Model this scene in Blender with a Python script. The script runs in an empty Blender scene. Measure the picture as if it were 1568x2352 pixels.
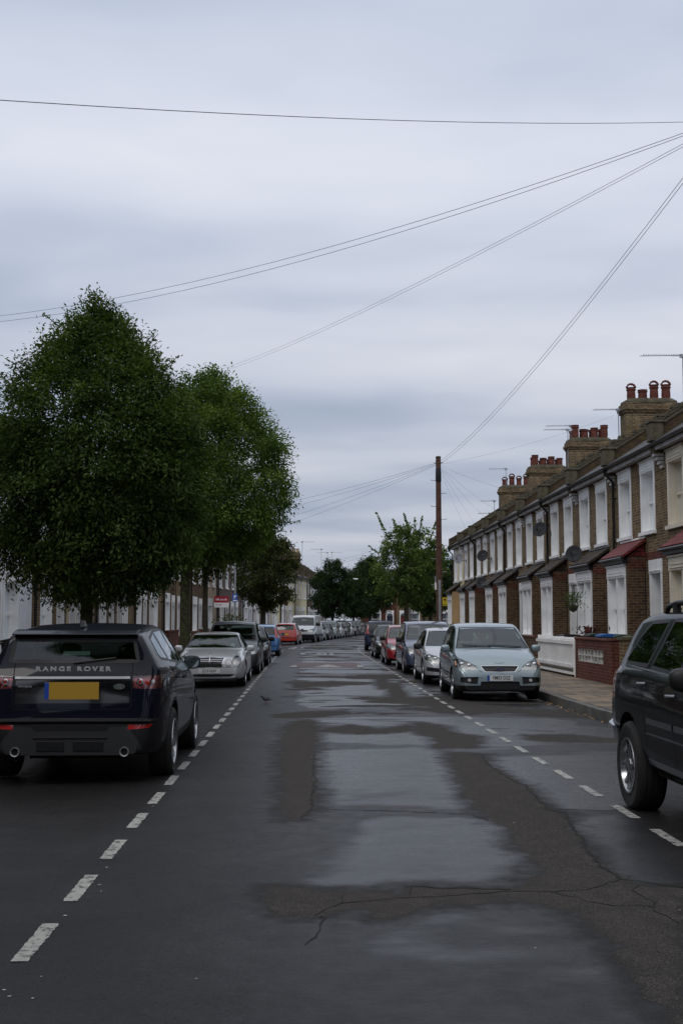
import bpy, bmesh, math, random
import numpy as np
from mathutils import Vector, Matrix
from mathutils.bvhtree import BVHTree
R = math.radians
random.seed(7)
rng = np.random.default_rng(11)
scene = bpy.context.scene
col = scene.collection

# ------------------------------------------------------------------ camera
CAM_H = 1.62
FPX = 1.754                       # focal length in picture widths
cam_data = bpy.data.cameras.new("camera")
cam_data.sensor_fit = 'HORIZONTAL'
cam_data.sensor_width = 24.0
cam_data.lens = 24.0 * FPX
cam_data.clip_start = 0.1
cam_data.clip_end = 2000
cam = bpy.data.objects.new("camera", cam_data)
cam.location = (0, 0, CAM_H)
cam.rotation_euler = (R(90 + 5.17), 0, R(-1.67))
col.objects.link(cam)
scene.camera = cam

# ------------------------------------------------------------------ sky, sun, exposure
scene.view_settings.view_transform = 'Standard'
scene.view_settings.look = 'None'
scene.view_settings.exposure = 0.2
scene.view_settings.gamma = 1.0
SUN_EL, SUN_ROT = R(48), R(215)
world = bpy.data.worlds.new("World")
scene.world = world
world.use_nodes = True
def N(nt, t, **kw):
    n = nt.nodes.new(t)
    for k, v in kw.items():
        if k.startswith('i_'):
            n.inputs[k[2:].replace('_', ' ')].default_value = v
        else:
            setattr(n, k, v)
    return n
def math_(nt, op, a, b=None, c=None, clamp=False):
    n = nt.nodes.new('ShaderNodeMath'); n.operation = op; n.use_clamp = clamp
    for i, v in enumerate((a, b, c)):
        if v is None: continue
        if isinstance(v, (int, float)): n.inputs[i].default_value = v
        else: nt.links.new(v, n.inputs[i])
    return n.outputs[0]
def mix_(nt, fac, a, b, blend='MIX'):
    n = nt.nodes.new('ShaderNodeMix'); n.data_type = 'RGBA'; n.blend_type = blend
    for s, v in ((n.inputs[0], fac), (n.inputs[6], a), (n.inputs[7], b)):
        if isinstance(v, (int, float)): s.default_value = v
        elif isinstance(v, tuple): s.default_value = (v + (1,))[:4]
        else: nt.links.new(v, s)
    return n.outputs[2]
def ramp_(nt, fac, stops, interp='LINEAR'):
    n = nt.nodes.new('ShaderNodeValToRGB'); n.color_ramp.interpolation = interp
    cr = n.color_ramp
    while len(cr.elements) < len(stops): cr.elements.new(0.5)
    for e, (p, c) in zip(cr.elements, stops):
        e.position = p
        e.color = (c, c, c, 1) if isinstance(c, (int, float)) else (tuple(c) + (1,))[:4]
    nt.links.new(fac, n.inputs[0])
    return n.outputs[0]
def build_world():
    nt = world.node_tree
    nt.nodes.clear()
    out = nt.nodes.new('ShaderNodeOutputWorld')
    bg = nt.nodes.new('ShaderNodeBackground')
    sky = nt.nodes.new('ShaderNodeTexSky')
    sky.sky_type = 'NISHITA'; sky.sun_disc = False
    sky.sun_elevation = SUN_EL; sky.sun_rotation = SUN_ROT
    tc = nt.nodes.new('ShaderNodeTexCoord')
    sep = nt.nodes.new('ShaderNodeSeparateXYZ')
    nt.links.new(tc.outputs['Generated'], sep.inputs[0])
    z = math_(nt, 'MAXIMUM', sep.outputs[2], 0.0)
    zz = math_(nt, 'ADD', z, 0.12)
    px = math_(nt, 'DIVIDE', sep.outputs[0], zz)
    py = math_(nt, 'DIVIDE', sep.outputs[1], zz)
    comb = nt.nodes.new('ShaderNodeCombineXYZ')
    nt.links.new(px, comb.inputs[0]); nt.links.new(py, comb.inputs[1])
    def layer(scale, loc, nscale, detail, rough, dist=0.0):
        mp = nt.nodes.new('ShaderNodeMapping')
        mp.inputs['Scale'].default_value = scale
        mp.inputs['Location'].default_value = loc
        mp.inputs['Rotation'].default_value = (0, 0, R(4))
        nt.links.new(comb.outputs[0], mp.inputs[0])
        n = nt.nodes.new('ShaderNodeTexNoise')
        n.inputs['Scale'].default_value = nscale
        n.inputs['Detail'].default_value = detail
        n.inputs['Roughness'].default_value = rough
        n.inputs['Distortion'].default_value = dist
        nt.links.new(mp.outputs[0], n.inputs['Vector'])
        return n.outputs[0]
    a = layer((0.34, 1.0, 1), (1.3, 0.35, 0), 1.0, 2, 0.45, 0.3)
    b = layer((1.1, 1.7, 1), (4.0, 2.0, 3), 1.0, 3, 0.5, 0.4)
    b2 = layer((2.2, 3.0, 1), (7.0, 1.0, 3), 1.2, 3, 0.5, 0.5)
    s = math_(nt, 'ADD', math_(nt, 'ADD', math_(nt, 'MULTIPLY', a, 0.66), math_(nt, 'MULTIPLY', b, 0.27)), math_(nt, 'MULTIPLY', b2, 0.07))
    cl = ramp_(nt, s, [(0.35, (3.8, 4.5, 5.8)), (0.45, (4.85, 5.5, 6.8)), (0.54, (6.45, 6.9, 8.0)), (0.66, (7.9, 8.15, 8.9))])
    # the overcast dome brightens towards the zenith
    el = math_(nt, 'MULTIPLY_ADD', z, 0.9, 0.80)
    mul = nt.nodes.new('ShaderNodeVectorMath'); mul.operation = 'SCALE'
    nt.links.new(cl, mul.inputs[0]); nt.links.new(el, mul.inputs['Scale'])
    # higher up the cloud is thinner and whiter
    hi = ramp_(nt, z, [(0.35, (1.0, 1.0, 1.0)), (0.8, (1.10, 1.03, 0.93))])
    c = mix_(nt, 0.96, sky.outputs[0], mix_(nt, 1.0, mul.outputs[0], hi, 'MULTIPLY'))
    nt.links.new(c, bg.inputs[0])
    bg.inputs[1].default_value = 0.08
    nt.links.new(bg.outputs[0], out.inputs[0])
build_world()
sun_d = bpy.data.lights.new("sun", 'SUN')
sun_d.energy = 0.5; sun_d.angle = R(25); sun_d.color = (1.0, 0.96, 0.9)
sun = bpy.data.objects.new("sun", sun_d)
sun.rotation_euler = (R(90) - SUN_EL, 0, R(-35)); sun.location = (-20, -20, 40)
col.objects.link(sun)

# ------------------------------------------------------------------ road geometry
K, Y0, Y1 = 0.0043, 58.0, 88.0
CX0 = 0.685
def cx(Y):
    if Y < Y0: return CX0
    if Y < Y1: return CX0 + K * (Y - Y0) ** 2 / 2
    return CX0 + K * (Y1 - Y0) ** 2 / 2 + K * (Y1 - Y0) * (Y - Y1)
def th(Y):
    if Y < Y0: return 0.0
    return math.atan(K * (min(Y, Y1) - Y0))
def rp(Y, off, z=0.0):            # point at distance Y down the street, off metres right of its middle line
    t = th(Y)
    return Vector((cx(Y) + off * math.cos(t), Y - off * math.sin(t), z))
_cm = cam.rotation_euler.to_matrix()
def gp(px, py, z=0.0):            # surveying help: photo pixel (1568 wide) -> point on the ground
    d = _cm @ Vector(((px - 784) / 1568 / FPX, -(py - 1176) / 1568 / FPX, -1))
    t = (z - CAM_H) / d.z
    return Vector((d.x * t, d.y * t, z))

# ------------------------------------------------------------------ mesh builder
class MB:
    def __init__(self): self.v = []; self.f = []; self.m = []; self.cur = 0
    def add(self, vs, fs):
        o = len(self.v); self.v += [tuple(p) for p in vs]
        for f in fs: self.f.append(tuple(i + o for i in f)); self.m.append(self.cur)
    def box(self, x0, x1, y0, y1, z0, z1):
        v = [(x, y, z) for z in (z0, z1) for y in (y0, y1) for x in (x0, x1)]
        self.add(v, [(0, 2, 3, 1), (4, 5, 7, 6), (0, 1, 5, 4), (2, 6, 7, 3), (0, 4, 6, 2), (1, 3, 7, 5)])
    def quad(self, a, b, c, d): self.add([a, b, c, d], [(0, 1, 2, 3)])
    def poly(self, pts): self.add(pts, [tuple(range(len(pts)))])
    def prism(self, pts, axis, a, b):     # 2-D outline swept along an axis from a to b
        def P(p, t):
            return {'x': (t, p[0], p[1]), 'y': (p[0], t, p[1]), 'z': (p[0], p[1], t)}[axis]
        n = len(pts)
        v = [P(p, a) for p in pts] + [P(p, b) for p in pts]
        fs = [tuple(range(n - 1, -1, -1)), tuple(range(n, 2 * n))]
        fs += [(i, (i + 1) % n, n + (i + 1) % n, n + i) for i in range(n)]
        self.add(v, fs)
    def lathe(self, prof, c, axis='z', seg=16, closed=False):   # prof: (r, h)
        v = []
        for r, h in prof:
            for k in range(seg):
                a = 2 * math.pi * k / seg
                p = (r * math.cos(a), r * math.sin(a), h)
                if axis == 'y': p = (p[0], p[2], p[1])
                if axis == 'x': p = (p[2], p[0], p[1])
                v.append((c[0] + p[0], c[1] + p[1], c[2] + p[2]))
        fs = []
        n = len(prof)
        for i in range(n - 1 if not closed else n):
            for k in range(seg):
                a, b = i * seg + k, i * seg + (k + 1) % seg
                j = (i + 1) % n
                fs.append((a, b, j * seg + (k + 1) % seg, j * seg + k))
        if not closed:
            fs.append(tuple(range(seg - 1, -1, -1))); fs.append(tuple(range((n - 1) * seg, n * seg)))
        self.add(v, fs)
    def tube(self, pts, r, seg=6, caps=True):
        pts = [Vector(p) for p in pts]
        rs = r if isinstance(r, (list, tuple)) else [r] * len(pts)
        v = []; n = len(pts)
        for i, p in enumerate(pts):
            t = (pts[min(i + 1, n - 1)] - pts[max(i - 1, 0)]).normalized()
            ref = Vector((0, 0, 1)) if abs(t.z) < 0.9 else Vector((1, 0, 0))
            a = t.cross(ref).normalized(); b = t.cross(a)
            for k in range(seg):
                an = 2 * math.pi * k / seg
                v.append(p + (a * math.cos(an) + b * math.sin(an)) * rs[i])
        fs = [(i * seg + k, i * seg + (k + 1) % seg, (i + 1) * seg + (k + 1) % seg, (i + 1) * seg + k) for i in range(n - 1) for k in range(seg)]
        if caps: fs += [tuple(range(seg)), tuple(range((n - 1) * seg, n * seg))]
        self.add(v, fs)
    def build(self, name, mats, parent=None, smooth=None, fix=True, bevel=0):
        me = bpy.data.meshes.new(name)
        me.from_pydata(self.v, [], self.f)
        if not isinstance(mats, (list, tuple)): mats = [mats]
        for m in mats: me.materials.append(m)
        if len(mats) > 1: me.polygons.foreach_set('material_index', self.m)
        if fix:
            bm = bmesh.new(); bm.from_mesh(me)
            bmesh.ops.recalc_face_normals(bm, faces=bm.faces)
            bm.to_mesh(me); bm.free()
        if smooth is not None:
            me.polygons.foreach_set('use_smooth', [True] * len(me.polygons))
            me.set_sharp_from_angle(angle=R(smooth))
        me.update()
        o = bpy.data.objects.new(name, me)
        col.objects.link(o)
        if parent: o.parent = parent
        if bevel:
            b = o.modifiers.new('edge', 'BEVEL'); b.width = bevel; b.segments = 2; b.limit_method = 'ANGLE'
        return o
def tag(o, label=None, cat=None, group=None, kind=None):
    if label: o['label'] = label
    if cat: o['category'] = cat
    if group: o['group'] = group
    if kind: o['kind'] = kind
    return o
def empty(name, loc=(0, 0, 0), rz=0.0, parent=None):
    o = bpy.data.objects.new(name, None); col.objects.link(o)
    o.location = loc; o.rotation_euler = (0, 0, rz); o.empty_display_size = 0.3
    if parent: o.parent = parent
    return o
def copy_tree(o, parent=None):
    c = o.copy(); col.objects.link(c)
    if parent: c.parent = parent
    for ch in [x for x in KIDS.get(o, list(o.children))]: copy_tree(ch, c)
    return c
KIDS = {}
def tree_of(o):
    out = [o]
    for c in o.children: out += tree_of(c)
    return out
def set_mat(o, old, new):          # swap one material on this copy only
    for s in o.material_slots:
        if s.material == old:
            s.link = 'OBJECT'; s.material = new
def swap(root, old, new):
    for o in tree_of(root):
        if o.type == 'MESH': set_mat(o, old, new)
def text_mesh(s, size, depth=0.004, fat=0.0, sx=1.0, sp=1.0):
    cu = bpy.data.curves.new('lettering', 'FONT'); cu.body = s; cu.size = size; cu.extrude = depth
    cu.align_x = 'CENTER'; cu.align_y = 'CENTER'; cu.offset = fat; cu.resolution_u = 3; cu.space_character = sp
    ob = bpy.data.objects.new('lettering', cu); col.objects.link(ob)
    dg = bpy.context.evaluated_depsgraph_get()
    me = bpy.data.meshes.new_from_object(ob.evaluated_get(dg))
    bpy.data.objects.remove(ob)
    me.transform(Matrix.Diagonal((sx, 1, 1, 1)))
    return me
def text_obj(s, size, mat, parent, loc, facing, depth=0.004, fat=0.0, sx=1.0, name='lettering', tilt=0.0, sp=1.0):
    me = text_mesh(s, size, depth, fat, sx, sp)
    M = {'front': Matrix(((0, 0, 1), (1, 0, 0), (0, 1, 0))), 'rear': Matrix(((0, 0, -1), (-1, 0, 0), (0, 1, 0))),
         '-y': Matrix(((1, 0, 0), (0, 0, -1), (0, 1, 0)))}[facing].to_4x4()
    if tilt: M = Matrix.Rotation(tilt, 4, 'Y') @ M
    me.transform(Matrix.Translation(loc) @ M)
    me.materials.clear(); me.materials.append(mat)
    o = bpy.data.objects.new(name, me); col.objects.link(o); o.parent = parent
    return o

# ------------------------------------------------------------------ materials
def new_mat(name):
    m = bpy.data.materials.new(name); m.use_nodes = True
    nt = m.node_tree; nt.nodes.clear()
    out = nt.nodes.new('ShaderNodeOutputMaterial')
    return m, nt, out
def noise_(nt, scale, detail=3, rough=0.55, vec=None, dist=0.0):
    n = nt.nodes.new('ShaderNodeTexNoise')
    n.inputs['Scale'].default_value = scale; n.inputs['Detail'].default_value = detail
    n.inputs['Roughness'].default_value = rough; n.inputs['Distortion'].default_value = dist
    if vec is not None: nt.links.new(vec, n.inputs['Vector'])
    return n.outputs[0]
def bump_(nt, h, strength, dist=0.01, normal=None):
    b = nt.nodes.new('ShaderNodeBump'); b.inputs['Strength'].default_value = strength
    b.inputs['Distance'].default_value = dist
    nt.links.new(h, b.inputs['Height'])
    return b.outputs[0]
def pbr(name, c, rough=0.6, metal=0.0, spec=0.5, var=0.0, vscale=3.0, bump=0.0, bscale=60.0, coat=0.0, c2=None, rvar=0.0, emis=None):
    m, nt, out = new_mat(name)
    p = nt.nodes.new('ShaderNodeBsdfPrincipled')
    p.inputs['Base Color'].default_value = (*c, 1)
    p.inputs['Roughness'].default_value = rough
    p.inputs['Metallic'].default_value = metal
    p.inputs['Specular IOR Level'].default_value = spec
    if coat: p.inputs['Coat Weight'].default_value = coat; p.inputs['Coat Roughness'].default_value = 0.04
    tc = nt.nodes.new('ShaderNodeTexCoord').outputs['Object']
    if var or c2:
        n = noise_(nt, vscale, 5, 0.6, tc)
        lo = tuple(x * (1 - var) for x in c); hi = c2 or tuple(min(1, x * (1 + var)) for x in c)
        nt.links.new(ramp_(nt, n, [(0.35, lo), (0.65, hi)]), p.inputs['Base Color'])
    if rvar:
        n = noise_(nt, vscale * 2.3, 4, 0.6, tc)
        nt.links.new(ramp_(nt, n, [(0.35, max(0, rough - rvar)), (0.65, min(1, rough + rvar))]), p.inputs['Roughness'])
    if bump: nt.links.new(bump_(nt, noise_(nt, bscale, 3, 0.6, tc), bump), p.inputs['Normal'])
    if emis: p.inputs['Emission Color'].default_value = (*emis, 1); p.inputs['Emission Strength'].default_value = 1
    nt.links.new(p.outputs[0], out.inputs[0])
    return m
def wall_vec(nt):
    g = nt.nodes.new('ShaderNodeTexCoord'); s = nt.nodes.new('ShaderNodeSeparateXYZ')
    nt.links.new(g.outputs['Object'], s.inputs[0])
    c = nt.nodes.new('ShaderNodeCombineXYZ')
    nt.links.new(math_(nt, 'ADD', s.outputs[0], s.outputs[1]), c.inputs[0])
    nt.links.new(s.outputs[2], c.inputs[1])
    return c.outputs[0], g.outputs['Object']
def brick_mat(name, c1, c2, mortar, grime=0.35, bw=0.225, bh=0.075, ms=0.011, rough=0.9, moss=None):
    m, nt, out = new_mat(name)
    p = nt.nodes.new('ShaderNodeBsdfPrincipled'); p.inputs['Roughness'].default_value = rough
    p.inputs['Specular IOR Level'].default_value = 0.25
    uv, obj = wall_vec(nt)
    b = nt.nodes.new('ShaderNodeTexBrick')
    nt.links.new(uv, b.inputs['Vector'])
    b.inputs['Color1'].default_value = (*c1, 1); b.inputs['Color2'].default_value = (*c2, 1)
    b.inputs['Mortar'].default_value = (*mortar, 1)
    b.inputs['Scale'].default_value = 1.0; b.inputs['Mortar Size'].default_value = ms
    b.inputs['Mortar Smooth'].default_value = 0.3; b.inputs['Bias'].default_value = -0.1
    b.inputs['Brick Width'].default_value = bw; b.inputs['Row Height'].default_value = bh
    b.offset = 0.5
    n1 = noise_(nt, 1.3, 5, 0.65, obj); n2 = noise_(nt, 9.0, 3, 0.6, obj)
    g = ramp_(nt, n1, [(0.32, 1 - grime), (0.62, 1.0)])
    c = mix_(nt, 1.0, b.outputs[0], g, 'MULTIPLY')
    c = mix_(nt, 1.0, c, ramp_(nt, n2, [(0.3, 0.72), (0.7, 1.18)]), 'MULTIPLY')
    if moss:
        n3 = noise_(nt, 4.0, 5, 0.7, obj)
        c = mix_(nt, ramp_(nt, n3, [(0.5, 0.0), (0.62, 0.75)]), c, moss)
    nt.links.new(c, p.inputs['Base Color'])
    inv = math_(nt, 'SUBTRACT', 1.0, b.outputs[1])
    nt.links.new(bump_(nt, inv, 0.5, 0.012), p.inputs['Normal'])
    nt.links.new(p.outputs[0], out.inputs[0])
    return m
M = {}
M['brick'] = brick_mat('stock brick', (0.215, 0.138, 0.066), (0.075, 0.045, 0.026), (0.28, 0.225, 0.15))
M['brick_b'] = brick_mat('browner stock brick', (0.14, 0.076, 0.04), (0.055, 0.031, 0.02), (0.19, 0.145, 0.10))
M['brick_red'] = brick_mat('red brick', (0.165, 0.04, 0.024), (0.09, 0.025, 0.018), (0.15, 0.10, 0.08), 0.4)
M['brick_chimney'] = brick_mat('chimney brick', (0.22, 0.15, 0.07), (0.075, 0.05, 0.03), (0.30, 0.25, 0.17), 0.6)
M['brick_moss'] = brick_mat('mossy capping', (0.095, 0.062, 0.036), (0.062, 0.042, 0.026), (0.075, 0.06, 0.04), 0.5, moss=(0.11, 0.095, 0.03))
M['slate'] = brick_mat('slate roof', (0.085, 0.085, 0.092), (0.055, 0.055, 0.06), (0.02, 0.02, 0.02), 0.4, 0.25, 0.16, 0.006, 0.62, moss=(0.10, 0.085, 0.045))
M['tile_brown'] = brick_mat('brown roof tile', (0.065, 0.04, 0.028), (0.045, 0.029, 0.022), (0.02, 0.015, 0.012), 0.4, 0.2, 0.12, 0.012, 0.7, moss=(0.09, 0.08, 0.04))
M['tile_red'] = brick_mat('red roof tile', (0.24, 0.035, 0.03), (0.19, 0.03, 0.026), (0.05, 0.012, 0.01), 0.25, 0.2, 0.12, 0.014, 0.55)
M['white'] = pbr('white gloss paint', (0.85, 0.85, 0.84), 0.4, var=0.08, vscale=2)
M['cream_paint'] = pbr('cream gloss paint', (0.66, 0.6, 0.48), 0.45, var=0.08, vscale=2)
M['fascia'] = pbr('weathered eaves paint', (0.34, 0.33, 0.32), 0.7, var=0.25, vscale=3)
M['stone'] = pbr('painted stone', (0.5, 0.49, 0.47), 0.8, var=0.2, vscale=5, bump=0.3, bscale=30)
M['white_render'] = pbr('white painted brick', (0.66, 0.68, 0.72), 0.8, var=0.10, vscale=1.2, bump=0.4, bscale=25)
M['cream_render'] = pbr('cream render', (0.62, 0.52, 0.33), 0.85, var=0.12, vscale=1.2, bump=0.3, bscale=30)
M['ochre_render'] = pbr('ochre render', (0.46, 0.31, 0.16), 0.85, var=0.12, vscale=1.5, bump=0.3, bscale=30)
M['yellow_render'] = pbr('pale yellow render', (0.66, 0.6, 0.38), 0.85, var=0.10, vscale=1.5, bump=0.3, bscale=30)
M['beige_render'] = pbr('beige render', (0.46, 0.36, 0.26), 0.85, var=0.12, vscale=1.5, bump=0.3, bscale=30)
M['grey_render'] = pbr('grey render', (0.36, 0.37, 0.38), 0.85, var=0.12, vscale=1.5, bump=0.3, bscale=30)
M['brown_render'] = pbr('brown pebbledash', (0.12, 0.085, 0.07), 0.95, var=0.2, vscale=3, bump=0.8, bscale=60)
M['black_plastic'] = pbr('black gutter plastic', (0.012, 0.012, 0.013), 0.35)
M['terracotta'] = pbr('terracotta', (0.125, 0.036, 0.024), 0.9, var=0.4, vscale=6)
M['terra_buff'] = pbr('buff clay', (0.42, 0.30, 0.18), 0.75, var=0.3, vscale=6)
M['cement'] = pbr('mossy cement', (0.085, 0.075, 0.048), 0.95, var=0.35, vscale=6, bump=0.5, bscale=20)
M['aluminium'] = pbr('dull aluminium', (0.35, 0.36, 0.38), 0.4, 0.8)
M['dish'] = pbr('dark grey dish', (0.022, 0.023, 0.028), 0.75)
M['dish_pale'] = pbr('pale grey dish', (0.2, 0.2, 0.23), 0.6)
M['galv'] = pbr('galvanised steel', (0.28, 0.30, 0.31), 0.5, 0.5, var=0.15, vscale=4)
M['wood_pole'] = pbr('creosoted pole', (0.085, 0.04, 0.026), 0.85, var=0.35, vscale=7, bump=0.4, bscale=40)
M['cable'] = pbr('black cable', (0.012, 0.012, 0.014), 0.5)
M['door_dark'] = pbr('dark door paint', (0.03, 0.035, 0.05), 0.35, var=0.2)
M['door_red'] = pbr('red door paint', (0.18, 0.02, 0.02), 0.35, var=0.2)
M['curtain'] = pbr('net curtain', (0.36, 0.37, 0.38), 0.9, var=0.25, vscale=9)
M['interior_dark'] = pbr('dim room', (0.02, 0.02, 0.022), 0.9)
M['bin_green'] = pbr('green bin plastic', (0.012, 0.035, 0.02), 0.45)
M['bin_blue'] = pbr('blue bin lid', (0.02, 0.10, 0.34), 0.4)
M['bin_black'] = pbr('black bin plastic', (0.014, 0.015, 0.016), 0.45)
def house_glass():
    m, nt, out = new_mat('window glass')
    g = N(nt, 'ShaderNodeBsdfGlossy'); g.inputs['Roughness'].default_value = 0.03; g.inputs['Color'].default_value = (0.9, 0.95, 1, 1)
    t = N(nt, 'ShaderNodeBsdfTransparent'); t.inputs[0].default_value = (0.75, 0.8, 0.8, 1)
    f = N(nt, 'ShaderNodeFresnel'); f.inputs[0].default_value = 1.55
    x = N(nt, 'ShaderNodeMixShader')
    nt.links.new(math_(nt, 'MULTIPLY_ADD', f.outputs[0], 1.0, 0.06, clamp=True), x.inputs[0])
    nt.links.new(t.outputs[0], x.inputs[1]); nt.links.new(g.outputs[0], x.inputs[2])
    nt.links.new(x.outputs[0], out.inputs[0])
    return m
M['glass'] = house_glass()
def foliage_mat(name, dark, light, trans=0.35, rough=0.65):
    m, nt, out = new_mat(name)
    geo = nt.nodes.new('ShaderNodeNewGeometry'); tc = nt.nodes.new('ShaderNodeTexCoord')
    n = noise_(nt, 0.9, 3, 0.6, tc.outputs['Object'])
    at = nt.nodes.new('ShaderNodeAttribute'); at.attribute_name = 'tone'
    v = math_(nt, 'ADD', math_(nt, 'ADD', math_(nt, 'MULTIPLY', n, 0.45), math_(nt, 'MULTIPLY', geo.outputs['Random Per Island'], 0.12)), math_(nt, 'MULTIPLY', at.outputs['Fac'], 0.55))
    c = ramp_(nt, v, [(0.38, dark), (0.58, tuple((a + b) / 2 for a, b in zip(dark, light))), (0.82, light)])
    p = nt.nodes.new('ShaderNodeBsdfPrincipled'); p.inputs['Roughness'].default_value = rough
    p.inputs['Specular IOR Level'].default_value = 0.15
    nt.links.new(c, p.inputs['Base Color'])
    t = nt.nodes.new('ShaderNodeBsdfTranslucent')
    nt.links.new(mix_(nt, 1.0, c, (1.1, 1.25, 0.5), 'MULTIPLY'), t.inputs[0])
    x = nt.nodes.new('ShaderNodeMixShader'); x.inputs[0].default_value = trans
    nt.links.new(p.outputs[0], x.inputs[1]); nt.links.new(t.outputs[0], x.inputs[2])
    nt.links.new(x.outputs[0], out.inputs[0])
    return m
M['leaf_a'] = foliage_mat('dark compound leaves', (0.022, 0.042, 0.012), (0.092, 0.135, 0.036))
M['leaf_b'] = foliage_mat('bright green leaves', (0.034, 0.070, 0.016), (0.165, 0.235, 0.055))
M['leaf_c'] = foliage_mat('dull olive leaves', (0.024, 0.036, 0.013), (0.085, 0.095, 0.034))
M['leaf_d'] = foliage_mat('dark blue-green leaves', (0.014, 0.030, 0.014), (0.045, 0.075, 0.030))
M['leaf_e'] = foliage_mat('fresh green leaves', (0.04, 0.07, 0.02), (0.16, 0.22, 0.06))
M['leaf_red'] = foliage_mat('red leaves', (0.05, 0.012, 0.012), (0.16, 0.05, 0.045))
M['bark'] = pbr('bark', (0.05, 0.042, 0.03), 0.95, var=0.4, vscale=8, bump=0.8, bscale=25)
M['bark_moss'] = pbr('mossy bark', (0.038, 0.036, 0.022), 0.95, var=0.4, vscale=8, bump=0.8, bscale=25, c2=(0.07, 0.075, 0.03))
# ------------------------------------------------------------------ ground, road, pavements
from mathutils import noise as mn
def z5(pts):                      # surveyed outlines -> ground points
    return [tuple(gp((560 + x * .6633) * .98, (1500 + y * .6632) * .98).xy) for x, y in pts]
DRY = [z5(p) for p in (
    [(175,315),(270,303),(275,340),(262,400),(262,480),(270,560),(262,600),(215,632),(175,640),(158,600),(165,500),(150,420),(158,350)],
    [(630,290),(700,302),(770,330),(850,338),(835,380),(705,382),(690,345),(625,330)],
    [(740,398),(860,402),(880,440),(950,485),(1010,517),(1060,560),(1090,592),(1160,620),(1172,660),(1200,700),(1240,755),(1280,800),(1350,842),(1390,862),(1568,880),(1568,1357),(1520,1320),(1440,1225),(1380,1150),(1335,1060),(1240,1000),(1160,950),(1060,918),(980,880),(1075,830),(1050,780),(980,720),(965,670),(880,622),(835,590),(800,530),(775,480)],
    [(118,873),(200,880),(300,888),(480,892),(590,905),(600,872),(700,878),(900,882),(1080,888),(1160,940),(1040,932),(960,905),(870,930),(690,932),(640,948),(560,978),(520,985),(400,945),(270,975),(150,972),(112,930)],
    [(280,322),(390,300),(500,318),(610,300),(610,322),(500,332),(400,333)],
    [(200,290),(250,282),(270,300),(200,318),(165,318)],
    [(1020,332),(1150,328),(1330,342),(1330,356),(1100,356),(1020,350)],
    [(520,150),(560,152),(600,212),(545,214)],
    [(480,132),(520,140),(540,170),(500,176)],
    [(205,150),(330,146),(480,150),(420,160),(230,162)])]
FILM = [z5(p) for p in (
    [(262,405),(440,385),(640,380),(690,392),(730,400),(745,440),(780,500),(830,590),(700,598),(460,588),(290,590),(268,520),(262,450)],
    [(420,640),(560,622),(800,622),(870,640),(950,690),(985,760),(960,830),(900,866),(620,868),(500,860),(300,860),(360,760)],
    [(880,412),(1330,392),(1345,500),(1350,598),(1160,602),(1100,590),(1060,552),(1010,510),(950,480),(885,440)],
    [(1180,628),(1330,612),(1420,700),(1500,850),(1440,860),(1360,836),(1290,800),(1250,745),(1210,690)],
    [(640,1010),(700,985),(900,955),(1100,1000),(1230,1120),(1330,1250),(1380,1400),(460,1400),(420,1250),(520,1080)],
    [(150,341),(500,341),(930,341),(930,352),(500,351),(150,350)],
    [(700,290),(1020,296),(1330,300),(1330,325),(900,325),(770,318)],
    [(580,182),(700,186),(720,232),(620,228)])]
def sdist(P, poly):               # signed distance, positive inside
    poly = np.array(poly); n = len(poly)
    d = np.full(len(P), 1e9); inside = np.zeros(len(P), bool)
    for i in range(n):
        a, b = poly[i], poly[(i + 1) % n]
        ab = b - a; t = np.clip(((P - a) @ ab) / (ab @ ab + 1e-12), 0, 1)
        d = np.minimum(d, np.hypot(*(P - a - t[:, None] * ab).T))
        c = ((a[1] > P[:, 1]) != (b[1] > P[:, 1]))
        xin = (b[0] - a[0]) * (P[:, 1] - a[1]) / ((b[1] - a[1]) or 1e-9) + a[0]
        inside ^= c & (P[:, 0] < xin)
    return np.where(inside, d, -d)
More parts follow.
